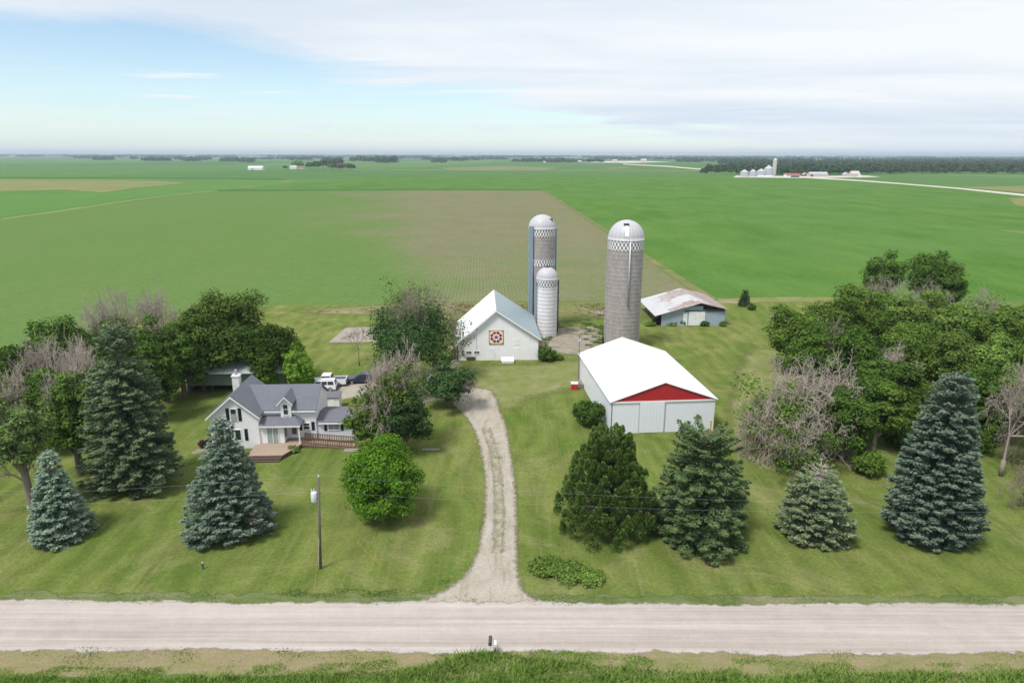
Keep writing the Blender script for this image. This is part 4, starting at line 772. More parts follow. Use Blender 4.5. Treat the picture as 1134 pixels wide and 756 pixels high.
# ---------------------------------------------------------------- trees close by
def tree_frame(bx, by, ty, wpx, front=0.0):
    p = G(bx, by)
    if front:          # 'by' is where the skirt of the crown meets the grass; the trunk stands behind it
        r_ = wpx*scale_at(p)/2; d_ = ray(bx, by); d_.z = 0; d_.normalize(); p = p+d_*(front*r_)
    h = at_depth(bx, ty, p.y).z; mid = Vector((p.x, p.y, h*.45)); return p, h, wpx*scale_at(mid)/2
def conifer(name, label, bx, by, ty, wpx, mat, seed, power=.8, skirt=.04, dens=1.0, droop=.22, gap=0.0, leafs=.17, thin_top=1.0, whorl=.34, group=None, bare_top=0, lean=0, front=.85):
    p, H, Rr = tree_frame(bx, by, ty, wpx, front); g = np.random.default_rng(seed); t = thing(name, label, 'spruce' if 'spruce' in name else 'cedar', (p.x, p.y, 0), 0, group)
    Rr *= 1.0
    Cs, Ds, Ns, Ls, Ws, Tp = [], [], [], [], [], []; sg = Segs(); lob = g.uniform(0, 6.28, 4); nwh = int(H/whorl)
    for k in range(nwh):
        z = H*(skirt+(1-skirt)*(k+.3*g.random())/nwh); tt = z/H; prof = (1-tt)**power*min(1, .72+tt*2.2)
        if tt > .8: prof *= thin_top
        nb = max(6, int(6+11*prof))
        for j in range(nb):
            a = 2*math.pi*(j+g.random())/nb; L_ = Rr*prof*g.uniform(.86, 1.05)*(1+.10*math.sin(2*a+lob[0])+.08*math.sin(3*a+lob[1]+tt*5)) + .22
            if gap and g.random() < gap: L_ *= g.uniform(.3, .75)
            dz = -droop*L_*g.uniform(.5, 1.4); up = L_*.14
            if tt > .82: dz = L_*g.uniform(.1, .5)
            u = np.array([math.cos(a), math.sin(a), 0]); s_ = np.array([-u[1], u[0], 0]); tip = np.array([0, 0, z])+u*L_+np.array([0, 0, dz])
            if L_ > .8: sg.path([(0, 0, z), tuple(np.array([0, 0, z])+u*L_*.8+np.array([0, 0, dz]))], .035+.012*L_, .01)
            n = max(8, int(dens*(8+ 14*L_*min(L_, 2.6)))); s = 1-.72*g.random(n)**1.5; lat = (g.random(n)-.5)*2*(.16+.30*L_*(1-s)**.6*s); 
            zc = z+dz*s**1.3+up*s**4+g.normal(0, .06, n)-.10*np.abs(lat)
            P = u[None]*(L_*s)[:, None]+s_[None]*lat[:, None]; P[:, 2] += zc
            D = u[None]*1.0+s_[None]*(np.sign(lat)*g.uniform(.2, 1.1, n))[:, None]+g.normal(0, .28, (n, 3)); D[:, 2] += g.uniform(-.25, .35, n)
            Nn = np.tile([0, 0, 1.], (n, 1))+g.normal(0, .5, (n, 3))+u[None]*.35
            Cs.append(P); Ds.append(D); Ns.append(Nn); Ls.append(leafs*g.uniform(.7, 1.3, n)); Ws.append(leafs*.42*g.uniform(.7, 1.3, n)); Tp.append(np.clip((s-.6)*1.6, 0, 1)*g.uniform(.1, .85, n))
    Pc = np.concatenate(Cs)
    if bare_top:
        keep = (Pc[:, 2] < H*(1-bare_top)) | (g.random(len(Pc)) < .12)
    else: keep = np.ones(len(Pc), bool)
    V, Fq = rhombs(Pc[keep], np.concatenate(Ds)[keep], np.concatenate(Ns)[keep], np.concatenate(Ls)[keep], np.concatenate(Ws)[keep])
    if lean: V[:, 0] += V[:, 2]*lean
    fast_mesh('crown', V, Fq, mat, t, np.concatenate(Tp)[keep])
    sg.path([(0, 0, 0), (0, 0, H*.5), (0, 0, H*.97)], .10+Rr*.06, .03); o = sg.build('trunk', 'dead_wood' if bare_top else 'bark', t, 6)
    return t
def clump_layout(g, H, Rr, bf, nc, flat=.8, irr=.22):
    zc = H*(1+bf)/2; rz = H*(1-bf)/2; ph = g.uniform(0, 6.28, 6); out = []
    i = np.arange(nc)+.5; ct = 1-1.75*i/nc; an = i*2.39996+g.uniform(0, 6); 
    for k in range(nc):
        c_ = ct[k]; s_ = math.sqrt(max(0, 1-c_*c_)); a = an[k]+g.normal(0, .2); f = 1+irr*math.sin(2*a+ph[0]+2*c_)+irr*.7*math.sin(3*a+ph[1]-3*c_); rr = g.uniform(.55, .80)*f
        if k % 4 == 3: rr *= .5
        out.append((Rr*rr*s_*math.cos(a), Rr*rr*s_*math.sin(a), zc+rz*rr*c_, Rr*g.uniform(.24, .40)))
    return out
def leaf_clumps(g, cl, n, leaf, flat=.75, up=.35, hang=0, dens_in=.25):
    cl = np.array(cl); wts = cl[:, 3]**2; idx = g.choice(len(cl), n, p=wts/wts.sum()); c_ = cl[idx]; d_ = rdir(g, n); d_[:, 2] += .25; d_ = unit(d_)
    lobe = 1+.25*np.sin(d_[:, 0]*6+c_[:, 0]*3)*np.sin(d_[:, 1]*5+c_[:, 1]*3)+.15*np.sin(d_[:, 2]*7+c_[:, 2]*2)
    rr = np.where(g.random(n) < dens_in, g.uniform(.2, .8, n), g.uniform(.75, 1.12, n))*lobe; P = c_[:, :3]+d_*(rr*c_[:, 3])[:, None]*np.array([[1, 1, flat]]); P[:, 2] -= hang*g.random(n)
    Nn = unit(d_+rdir(g, n)*.65+np.array([[0, 0, up]])); D = np.cross(Nn, rdir(g, n)); sz = leaf*g.uniform(.6, 1.35, n)
    P[:, 2] = np.where(P[:, 2] < .25, .25+g.random(n)*.5, P[:, 2])
    return rhombs(P, D, Nn, sz, sz*.62)
def bare_segs(g, H, Rr, bf=.22, levels=5, kids=(4, 3, 3, 3, 3, 3), r0=.2, spread=.62, upb=.25, start=(0, 0, 0), d0=(0, 0, 1), twig=.014):
    P = np.array([start], float); D = np.array([d0], float); ln = H*bf; A = [P]; B = [P+D*ln]; Rs = [np.array([r0])]; Rq = [np.array([r0*.75])]; P = B[0]; r = r0*.75; rem = H*(1-bf); ln = rem*.36
    for lv in range(levels):
        k = kids[lv]; n = len(P)*k; Pn = np.repeat(P, k, 0); Dn = unit(np.repeat(D, k, 0)*1.0+rdir(g, n)*spread*(1.1 if lv else 1.7)+np.array([[0, 0, upb*(.6 if lv else 1)-(.12 if lv > 2 else 0)]])); l_ = ln*g.uniform(.55, 1.3, n)
        if lv: 
            back = g.uniform(0, .55, (n, 1)); Pn = Pn-np.repeat(D, k, 0)*back*np.repeat(lastl, k)[:, None]
        mid = Pn+Dn*l_[:, None]*.5+g.normal(0, .06, (n, 3))*l_[:, None]; Q = Pn+Dn*l_[:, None]+g.normal(0, .08, (n, 3))*l_[:, None]; rr = max(r*.62, twig); 
        A += [Pn, mid]; B += [mid, Q]; Rs += [np.full(n, rr), np.full(n, rr*.85)]; Rq += [np.full(n, rr*.85), np.full(n, max(rr*.6, twig*.7))]; P = Q; D = unit(Q-mid); r = rr*.86; lastl = l_; ln *= .70
    A = np.concatenate(A); B = np.concatenate(B); e = max(np.percentile(np.hypot(B[:, 0], B[:, 1]), 97), .1); ez = np.percentile(B[:, 2], 99.5); f = np.array([[Rr/e, Rr/e, H/ez]])
    return A*f, B*f, np.concatenate(Rs), np.concatenate(Rq)
LEAF_FINE = .70
def decid(label, bx, by, ty, wpx, mat, seed, bf=.15, nc=46, leaf=.26, n=13000, name='tree', trunk='bark', irr=.22, dead=None, flat=.75, group=None, cat='tree', hang=0, trunk_r=None, leanx=0, clump=1.0):
    p, H, Rr = tree_frame(bx, by, ty, wpx, .7 if name == 'maple' else 0); g = np.random.default_rng(seed); t = thing(name, label, cat, (p.x, p.y, 0), 0, group)
    cl = clump_layout(g, H*.94, Rr, bf, nc, flat, irr)
    cl = [(x+leanx*z/H, y, z, r*clump) for x, y, z, r in cl]
    k_ = 1.0 if name == 'maple' else LEAF_FINE; V, Fq = leaf_clumps(g, cl, int(n/k_**2*.92), leaf*k_, flat, hang=hang); fast_mesh('crown', V, Fq, mat, t)
    sg = Segs(); tr = trunk_r or (.10+H*.018); fork = H*max(bf, .18)*1.1; sg.path([(0, 0, 0), (leanx*.1, 0, fork*.5), (leanx*.2, 0, fork)], tr*1.25, tr)
    for x, y, z, r in cl:
        a = Vector((leanx*.2, 0, fork*g.uniform(.75, 1.0))); b = Vector((x, y, z)); m_ = a.lerp(b, .5)+Vector((g.normal()*.2, g.normal()*.2, abs((b-a).length)*.06)); sg.path([a, m_, b], tr*.42, .03)
    sg.build('trunk', trunk, t, 6)
    if dead:
        A, B, r0, r1 = bare_segs(g, H*dead[0], Rr*dead[1], .25, 5, (4, 4, 4, 3, 3), tr*.7, .7); A[:, 0] += leanx*.4; B[:, 0] += leanx*.4
        V, Fq = tubes(A, B, r0, r1, 3); o = fast_mesh('dead_branches', V, Fq, dead[2], t)
    return t
def bare(label, bx, by, ty, wpx, mat, seed, bf=.16, kids=(5, 4, 3, 3, 3, 2), levels=6, spread=.75, upb=.12, leaves=None, twig=.02, r0=None, group=None, name='bare_tree', d0=(0, 0, 1), stems=1):
    p, H, Rr = tree_frame(bx, by, ty, wpx*1.12); g = np.random.default_rng(seed); t = thing(name, label, 'tree', (p.x, p.y, 0), g.uniform(-.5, .5), group)
    Vs, Fs, o = [], [], 0
    for s in range(stems):
        f = 1 if stems == 1 else g.uniform(.75, 1); sx = 0 if stems == 1 else Rr*.45*math.cos(6.28*s/stems); sy = 0 if stems == 1 else Rr*.45*math.sin(6.28*s/stems)
        A, B, ra, rb_ = bare_segs(g, H*f, Rr*(1 if stems == 1 else .7), bf, levels, kids, r0 or .08+H*.012, spread, upb, twig=twig, d0=d0)
        A = A+np.array([[sx, sy, 0]])*np.clip(A[:, 2:3]/H*2, 0, 1); B = B+np.array([[sx, sy, 0]])*np.clip(B[:, 2:3]/H*2, 0, 1)
        V, Fq = tubes(A, B, ra, rb_, 3); Vs.append(V); Fs.append(Fq+o); o += len(V)
    V = np.concatenate(Vs); Fq = np.concatenate(Fs)
    n1_ = len(tubes(A[:1], B[:1], ra[:1], rb_[:1], 3)[0]); MB().tube((0, 0, -.05), (0, 0, max(.3, H*bf*.5)), (r0 or .08+H*.012)*1.1, (r0 or .08+H*.012)*.95, 8).build('trunk', 'bark_pale' if mat != 'dead_wood_brown' else 'bark', t, True)
    fast_mesh('branches', V, Fq, mat, t)
    if leaves:
        lm, n, lo, hi, leaf = leaves; cl = clump_layout(g, H*hi, Rr*.85, lo, 26, .8, .3); V, Fq = leaf_clumps(g, cl, n, leaf); fast_mesh('foliage', V, Fq, lm, t)
    return t
def bush(label, bx, by, ty, wpx, mat, seed, n=2500, leaf=.17, name='bush', group=None, nc=14):
    p, H, Rr = tree_frame(bx, by, ty, wpx, .8); g = np.random.default_rng(seed); t = thing(name, label, 'bush', (p.x, p.y, 0), 0, group); cl = []
    for k in range(nc):
        a = k*2.4; f = math.sqrt((k+.5)/nc); cl.append((Rr*.68*f*math.cos(a), Rr*.68*f*math.sin(a), H*g.uniform(.30, .70)*(1-.35*f), Rr*g.uniform(.28, .42)))
    V, Fq = leaf_clumps(g, cl, n, leaf, min(1.1, H/Rr*.8)); V[:, 2] = np.maximum(V[:, 2], .03); fast_mesh('foliage', V, Fq, mat, t)
    sg = Segs(); [sg.path([(0, 0, 0), (x, y, z)], .05, .02) for x, y, z, r in cl]; sg.build('stem', 'bark', t, 5); return t
# ---- front lawn conifers and maple
conifer('blue_spruce', 'small blue spruce nearest the left end of the front lawn', 72, 606, 499, 74, 'needles_blue', 1, .78, .02, 1.2)
conifer('spruce', 'tall shaggy blue green spruce with droopy boughs left of farmhouse', 153, 541, 360, 100, 'needles_deep_blue', 2, .42, .085, .9, .34, .28, .19, .8, .42, front=.15)
conifer('blue_spruce', 'blue spruce with brownish top in front of the farmhouse', 260, 610, 462, 100, 'needles_blue_brown', 3, .82, .02, 1.15, .22, .08)
conifer('blue_spruce', 'largest blue spruce, dense full cone at right of the lawn', 1024, 610, 414, 112, 'needles_blue', 4, .52, .02, 1.1, .16, .0, .18, 1, .36, lean=.012)
conifer('spruce', 'green layered spruce beside the darker cedar below red gabled shed', 771, 617, 478, 120, 'needles_green', 5, .28, .02, 1.0, .25, .18, .18, 1.0, .5)
conifer('spruce', 'short scruffy grey green spruce with a dead bare top', 897, 609, 512, 84, 'needles_grey', 6, .42, .04, .95, .2, .22, .18, .8, .42, bare_top=.20)
decid('round bright green maple on the lawn left of the driveway', 427, 588, 476, 94, 'leaves_maple', 7, -.06, 110, .12, 60000, name='maple', irr=.09, clump=.78)
# cedar: upright plumes
def cedar(label, bx, by, ty, wpx, seed):
    p, H, Rr = tree_frame(bx, by, ty, wpx, .85); g = np.random.default_rng(seed); t = thing('cedar', label, 'cedar', (p.x, p.y, 0)); cl = []; Rr *= 1.08; n = 230; Cs = []; Ds = []; Ns = []; Ls = []; Tp = []; sg = Segs()
    for k in range(n):
        tt = ((k+.5)/n)**.9*.93; a = k*2.39996; pr = (1-tt)**.42*min(1, .90+tt*.8)*(1+.12*math.sin(a*2+tt*6)); r = Rr*.90*pr*g.uniform(.75, 1.05)*(1 if k % 5 else .5); z = H*tt*.90+.4; b = np.array([r*math.cos(a), r*math.sin(a), z]); hh = g.uniform(.8, 1.5)*(.6+.4*(1-tt)); rad = g.uniform(.55, .9)*(.6+.5*(1-tt))
        m_ = 300; s = g.random(m_)**.8; d_ = rdir(g, m_); q = b[None]+d_*(rad*(1-s*.85))[:, None]*np.array([[1, 1, .5]]); q[:, 2] += s*hh-hh*.35; out = np.array([math.cos(a), math.sin(a), 0]); q += out[None]*(s*.25)[:, None]
        Cs.append(q); D = np.tile([0, 0, 1.], (m_, 1))+d_*.55+out[None]*.35+g.normal(0, .25, (m_, 3)); Ds.append(D); Ns.append(unit(d_+rdir(g, m_)*.5)); Ls.append(.145*g.uniform(.7, 1.4, m_)); Tp.append(np.clip(s*1.1-.35, 0, 1)*g.random(m_)); sg.path([(0, 0, z*.7), tuple(b)], .06, .02)
    P = np.concatenate(Cs); P[:, 2] = np.maximum(P[:, 2], .1); V, Fq = rhombs(P, np.concatenate(Ds), np.concatenate(Ns), np.concatenate(Ls), np.concatenate(Ls)*.42); fast_mesh('crown', V, Fq, 'needles_cedar', t, np.concatenate(Tp)); sg.path([(0, 0, 0), (0, 0, H*.92)], .3, .05); sg.build('trunk', 'bark', t)
cedar('dark olive green cedar with upright plumes, left of the layered spruce', 670, 610, 462, 106, 8)
# ---- shrubs
bush('dense dark green shrub against the left side of the long shed', 652, 476, 431, 38, 'leaves_deep', 20, 6500, .18, nc=24)
bush('round green bush at the right corner of the white barn', 605, 402, 380, 22, 'leaves_deep', 21, 3200)
bush('weedy low bush right of the barn corner bush', 618, 400, 391, 14, 'leaves_mid', 22, 900)
#bush('weedy behind the barn bush', 618, 400, 391, 14, 'leaves_mid', 22, 900)
bush('slender green bush in front of the blue grey cattle shed', 755, 361, 346, 11, 'leaves_mid', 23, 1200, .2)
bush('low green bush right of the cattle shed white door', 780, 362, 354, 11, 'leaves_deep', 24, 900, .2)
bush('dark bush at the right corner of the cattle shed', 800, 362, 355, 8, 'leaves_deep', 25, 700, .2)
bush('low weeds along the cattle shed wall', 743, 361.5, 357, 18, 'weeds', 26, 900, .2)
bush('maroon leaved bush at open side of the cattle shed', 726, 360, 350, 9, 'maroon', 27, 700, .2)
bush('low green bush left of the maroon bush by the cattle shed', 720, 362, 355, 13, 'leaves_mid', 28, 700, .2)
bush('light green garden plant at the corner of the wooden deck', 325, 503, 494, 14, 'weeds', 29, 1100, .13)
bush('low maroon shrub at the left foot of the farmhouse', 228, 497, 491, 16, 'maroon', 30, 900, .13)
bush('small green bush on the lawn beyond the garden shed', 395, 447, 441, 10, 'leaves_mid', 31, 600, .15)
bush('dark vine strip climbing at foot of the tall silo', 669, 383, 362, 6, 'leaves_deep', 32, 900, .2)
bush('low plant at the foot of the short white silo', 600, 373, 368, 8, 'leaves_mid', 33, 500, .2)
bush('tiny blue green shrub near the far right lawn edge', 857, 354, 345, 8, 'needles_blue', 34, 500, .2)
conifer('small_cedar', 'small dark cedar at the back edge of the lawn', 824, 340, 321, 11, 'needles_green', 35, .6, .02, 1.3, leafs=.3)
bush('small dark round shrub right of the small back cedar', 832, 344, 333, 10, 'leaves_deep', 36, 700, .22)
# weeds round the driveway mouth: uncountable
def blades(name, label, poly, n, h0, h1, mat, seed, wd=.03, kind='stuff', clumpy=0):
    g = np.random.default_rng(seed); P = np.array([(p.x, p.y) for p in poly]); lo, hi = P.min(0), P.max(0); out = []; m_ = n
    while sum(len(o) for o in out) < n:
        q = g.uniform(lo, hi, (n*2, 2)); ins = np.zeros(len(q), bool); j = len(P)-1
        for i in range(len(P)):
            c_ = ((P[i, 1] > q[:, 1]) != (P[j, 1] > q[:, 1])) & (q[:, 0] < (P[j, 0]-P[i, 0])*(q[:, 1]-P[i, 1])/(P[j, 1]-P[i, 1]+1e-12)+P[i, 0]); ins ^= c_; j = i
        q = q[ins]
        if clumpy:
            f = np.sin(q[:, 0]*1.7+np.sin(q[:, 1]*1.3)*2)+np.sin(q[:, 1]*2.9+q[:, 0]*.6)+np.sin(q[:, 0]*.37)*1.2; q = q[f+g.normal(0, .6, len(q)) > clumpy]
        out.append(q)
    q = np.concatenate(out)[:n]; hh = g.uniform(h0, h1, n)*(1+.35*np.sin(q[:, 0]*.9+2*np.sin(q[:, 1]))); d_ = rdir(g, n); d_[:, 2] = 0; d_ = unit(d_); b = np.column_stack([q, np.full(n, .03)]); lean = rdir(g, n)*hh[:, None]*.9; lean[:, 2] = 0
    tip = b+lean+np.array([[0, 0, 1]])*hh[:, None]; mid = b+lean*.35+np.array([[0, 0, .55]])*hh[:, None]
    V = np.stack([b-d_*wd, b+d_*wd, mid+d_*wd*.8, tip, mid-d_*wd*.8], 1).reshape(-1, 3); Fq = np.arange(len(V)).reshape(-1, 5); me_ = fast_mesh(name, V, Fq, mat); return tag(me_, label, 'grass', None, kind)
fg = lambda x: G(x, 0)
blades('tall_grass', 'tall lush green ditch grass along the bottom of picture', [Vector((-70, 32, 0))] + [G(*p) for p in ((-150, 757), (0, 752), (60, 750), (110, 754), (150, 753), (250, 750), (350, 748), (420, 744), (470, 738), (505, 728), (530, 724), (565, 723), (590, 730), (640, 734), (700, 742), (760, 745), (850, 750), (940, 747), (1050, 745), (1134, 749), (1290, 752))] + [Vector((70, 33, 0))], 120000, .25, .55, 'grass_blades', 40, .028)
bush('bright leafy weed clump at right corner of the driveway mouth', 604, 641, 632, 42, 'grass_blades', 41, 2600, .12, nc=18)
bush('low weed clump stretching right of the driveway mouth clump', 630, 648, 642, 46, 'grass_blades', 42, 2600, .12, nc=18)
bush('small weed clump at the road edge right of driveway', 654, 652, 647, 34, 'grass_blades', 45, 1600, .11, nc=9)
blades('weed_patch', 'taller green weeds by the road left of driveway', gi([(300, 654), (350, 649), (420, 655), (480, 644), (500, 640), (495, 650), (440, 661), (370, 662), (305, 660)]), 1600, .05, .14, 'weeds', 42, .04, clumpy=.3)
blades('weed_patch', 'weeds growing through the old barnyard concrete', gi([(598, 362), (640, 356), (672, 362), (672, 392), (652, 392), (640, 372), (618, 366), (604, 386)]), 4500, .12, .5, 'weeds', 43, .05, clumpy=.9)
blades('weed_patch', 'rough grass along the back edge of the lawn', gi([(330, 346), (520, 336), (720, 337), (722, 350), (600, 358), (500, 347), (400, 347)]), 6000, .12, .4, 'dry_grass', 44, .08, clumpy=.9)
blades('verge_growth', 'low green growth between verge and ditch', gi([(-100, 742), (0, 738), (200, 739), (400, 734), (500, 722), (600, 720), (700, 726), (900, 733), (1134, 735), (1250, 738), (1250, 754), (900, 752), (700, 746), (500, 735), (300, 752), (0, 755), (-100, 758)]), 15000, .05, .16, 'grass_blades', 49, .03, clumpy=.1)
blades('verge_tufts', 'dry and green tufts along both gravel road edges', [Vector((-60, rb(-60)-2.6, 0)), Vector((60, rb(60)-2.6, 0)), Vector((60, rb(60)+.15, 0)), Vector((-60, rb(-60)+.15, 0))], 7000, .04, .10, 'dry_grass', 45, .03, clumpy=.2)
blades('verge_tufts', 'green tufts along near edge of the gravel road', [Vector((-60, rb(-60)-.9, 0)), Vector((60, rb(60)-.9, 0)), Vector((60, rb(60)+.12, 0)), Vector((-60, rb(-60)+.12, 0))], 3500, .04, .09, 'grass_blades', 46, .03, clumpy=.3)
blades('verge_tufts', 'green tufts along far edge of the gravel road', [Vector((-60, rt(-60)-.15, 0)), Vector((60, rt(60)-.15, 0)), Vector((60, rt(60)+1.3, 0)), Vector((-60, rt(-60)+1.3, 0))], 8000, .04, .10, 'grass_blades', 47, .03, clumpy=-.3)
blades('drive_tufts', 'sparse weeds down the middle of the driveway', gi([(552, 600), (545, 560), (546, 520), (540, 480), (552, 480), (558, 520), (560, 560), (558, 600)]), 1500, .03, .08, 'weeds', 48, .03, clumpy=.6)
# ---- left grove
decid('leaning tree with pale trunk at the far left lawn edge', 37, 566, 440, 66, 'leaves_olive', 50, .38, 30, .24, 8000, trunk='bark_pale', irr=.3, dead=(.95, .95, 'dead_wood_brown'), leanx=-.6)
decid('ragged tree with thick dark trunk behind the smallest blue spruce', 90, 526, 398, 72, 'leaves_deep', 51, .10, 32, .25, 9000, irr=.35, dead=(1.05, 1.1, 'dead_wood'))
bare('leafless grey tree at the left picture edge', 8, 500, 405, 60, 'dead_wood', 52, leaves=('leaves_olive', 1800, .2, .8, .22))
bare('pale bare crown rising from the left grove near field', 52, 470, 376, 70, 'dead_wood_mauve', 53, leaves=('leaves_deep', 3000, .1, .7, .25), upb=.35)
bare('bare forked tree left of the tall shaggy spruce', 92, 480, 372, 66, 'dead_wood', 54, leaves=('leaves_mid', 2500, .1, .6, .25), upb=.4)
decid('dark tree at the outer left edge of the grove', 38, 455, 372, 62, 'leaves_deep', 55, .1, 34, .28, 8000)
decid('dark evergreen looking tree in left grove by crop field', 72, 440, 350, 70, 'leaves_deep', 56, .1, 34, .28, 9000)
decid('dark tree tucked low between left grove and shaggy spruce', 108, 450, 362, 60, 'leaves_deep', 57, .1, 30, .28, 7000)
decid('olive tree with thin crown behind the shaggy spruce', 132, 425, 340, 60, 'leaves_olive', 58, .1, 26, .27, 4500, dead=(1.15, 1.1, 'dead_wood_mauve'))
bare('tallest mauve bare crown above the left grove', 135, 420, 318, 72, 'dead_wood_mauve', 59, upb=.3, leaves=('leaves_olive', 1500, .15, .7, .25))
bare('mauve bare crown between tallest bare crown and bright tree', 176, 420, 316, 78, 'dead_wood_mauve', 60, upb=.3, leaves=('leaves_olive', 1500, .15, .65, .25))
bare('low bare tree at left end of the bare crowns', 100, 425, 336, 56, 'dead_wood', 61, upb=.3)
decid('dark tree under the bare crowns beside shaggy spruce', 186, 446, 345, 60, 'leaves_deep', 62, .02, 34, .27, 8000)
decid('dark leafy tree left of the grey green open shed', 205, 440, 348, 52, 'leaves_deep', 63, .08, 34, .26, 8500)
decid('tall bright green tree above the farmhouse chimney', 256, 425, 311, 78, 'leaves_light', 64, .12, 50, .28, 12000, irr=.25)
decid('dark green tree left of the tall bright green tree', 226, 432, 330, 56, 'leaves_deep', 65, .08, 36, .27, 8000)
decid('deep green tree right behind the farmhouse roof', 300, 428, 352, 66, 'leaves_deep', 66, .15, 40, .25, 11000)
decid('dark tree between the bright tree and the deep green one', 276, 421, 345, 54, 'leaves_mid', 67, .08, 34, .26, 7500, dead=(.8, .7, 'dead_wood'))
decid('bright green small tree left of the parked vehicles', 330, 432, 386, 42, 'leaves_bright', 68, .06, 30, .22, 9000)
decid('light green leafy tree close behind the farmhouse ridge', 298, 436, 399, 26, 'leaves_bright', 69, .1, 16, .2, 3500)
decid('dark tree behind the bright small tree by the parking', 322, 421, 362, 40, 'leaves_mid', 70, .15, 26, .25, 6000)
bare('thin grey bare tree among the dark trees above farmhouse', 210, 425, 338, 50, 'dead_wood_mauve', 71)
bare('pale bare bush in front of the bright small tree', 325, 434, 404, 18, 'dead_wood', 72, bf=.1, levels=5, twig=.02)
# ---- centre group by the driveway
decid('big dark green cottonwood with broad crown left of the barn', 452, 432, 342, 104, 'leaves_cottonwood', 80, .34, 40, .27, 13000, irr=.34, dead=(1.20, .55, 'dead_wood_brown'), name='cottonwood', trunk='bark')
bare('bare brown twiggy crown standing above the dark cottonwood', 455, 415, 309, 84, 'dead_wood_brown', 81, leaves=('leaves_olive', 1200, .5, 1.0, .2), upb=.2)
decid('dark low tree right of the bare trees at the driveway bend', 497, 452, 400, 64, 'leaves_cottonwood', 82, .12, 24, .24, 6500, irr=.35, dead=(.95, 1.1, 'dead_wood'))
bare('large pale dying tree with grey twigs beside the driveway', 440, 497, 384, 74, 'dead_wood', 83, leaves=('leaves_mid', 2600, .15, .85, .2), levels=6, kids=(5, 4, 4, 4, 3, 2))
bare('second grey dying tree left of the large pale one', 430, 489, 400, 52, 'dead_wood', 84, leaves=('leaves_olive', 2200, .15, .8, .2))
decid('green leafy tree at the right end of the farmhouse', 414, 497, 434, 54, 'leaves_mid', 85, .05, 30, .22, 8500)
decid('dark green tree behind the round maple', 450, 500, 428, 60, 'leaves_cottonwood', 86, .1, 28, .22, 7500)
bare('small leafless sapling on the lawn beyond the cars', 398, 405, 361, 38, 'dead_wood_brown', 87, bf=.35, levels=5, kids=(4, 3, 3, 3, 2), r0=.1)
bare('low bare tree overhanging the gravel parking', 424, 450, 405, 44, 'dead_wood', 88, levels=6, kids=(4, 4, 3, 3, 2, 2), spread=.8)
bare('bare tree with reaching twigs beside the white barn roof', 497, 420, 340, 62, 'dead_wood_brown', 89, levels=6, kids=(4, 4, 3, 3, 2, 2), leaves=('leaves_olive', 1200, .3, .9, .2))
# ---- right grove
decid('dark rounded tree standing highest at top of right grove', 1026, 352, 272, 58, 'leaves_deep', 100, .2, 34, .3, 9500)
decid('dark flat topped tree left of the highest dark tree', 972, 350, 277, 48, 'leaves_deep', 101, .25, 26, .3, 6500, dead=(.9, .9, 'dead_wood'))
decid('dark tree on the right shoulder of the highest tree', 1046, 358, 296, 34, 'leaves_deep', 102, .2, 20, .3, 4500)
bare('grey bare crown below the dark flat topped tree', 975, 368, 306, 56, 'dead_wood_mauve', 103)
bare('hazy grey bare tree at back of the right grove', 1080, 372, 318, 56, 'dead_wood_mauve', 104, leaves=('leaves_olive', 900, .2, .9, .25))
bare('grey bare crown in the midst of the light green trees', 1020, 375, 312, 44, 'dead_wood_mauve', 105)
LG = [(905, 405, 322, 64, 'leaves_mid', 'broad green tree at upper left of the right grove'), (868, 408, 334, 56, 'leaves_mid', 'green tree at the left front corner of right grove'), (940, 398, 312, 60, 'leaves_mid', 'green tree second from left along the grove top'),
      (985, 392, 318, 62, 'leaves_light', 'light green tree in front of the dark flat topped tree'), (1020, 398, 318, 62, 'leaves_light', 'yellow green tree below the highest dark tree'), (1052, 404, 324, 60, 'leaves_light', 'pale green tree at the upper middle of right grove'),
      (1085, 412, 338, 60, 'leaves_mid', 'green tree between pale crowns near the right edge'), (1120, 405, 330, 56, 'leaves_light', 'bright tree at the right picture edge by the field'), (1150, 425, 345, 56, 'leaves_mid', 'green tree cut off by right picture edge'),
      (1000, 438, 348, 66, 'leaves_mid', 'green tree in the grove centre above large blue spruce'), (1045, 446, 356, 64, 'leaves_light', 'light green tree just above the large blue spruce'), (1090, 455, 366, 62, 'leaves_light', 'leafy light green tree right of large spruce tip'),
      (1135, 462, 375, 58, 'leaves_mid', 'green tree low on the right picture edge'), (890, 440, 352, 60, 'leaves_deep', 'dark green tree behind two dead grey crowns'), (935, 445, 352, 66, 'leaves_deep', 'dark green broad tree right of the dead grey crowns'), (968, 470, 378, 50, 'leaves_deep', 'dark tree left of large spruce top')]
for i, (bx, by, ty, wp, mt, lab) in enumerate(LG): decid(lab, bx+(8 if bx < 930 else 0), by, ty, wp*1.06, mt, 110+i, -.02 if i < 9 else .05, 40, .29 if by < 430 else .27, 12500, irr=.22, dead=(1.0, .9, 'dead_wood') if i in (13,) else None)
DG = dict(levels=6, kids=(6, 4, 3, 3, 3, 2), spread=.9, upb=.05, bf=.12, r0=.34, twig=.022)
bare('large dead grey tree at the left front of right grove', 858, 502, 388, 96, 'dead_wood', 130, leaves=('leaves_mid', 3200, .05, .75, .22), **DG)
bare('dead grey tree with fan of twigs beside a twin crown', 903, 498, 390, 96, 'dead_wood', 131, leaves=('leaves_deep', 3200, .05, .7, .22), **DG)
bare('low dead grey tree reaching toward the long shed', 842, 500, 432, 66, 'dead_wood', 132, levels=6, kids=(5, 4, 4, 3, 3, 2), spread=.9, upb=0, bf=.1)
bare('dead tangled tree behind the short scruffy spruce', 884, 528, 462, 84, 'dead_wood', 133, levels=6, kids=(5, 4, 4, 3, 3, 2), spread=.9, upb=.0, bf=.1, leaves=('leaves_deep', 2500, .05, .8, .2))
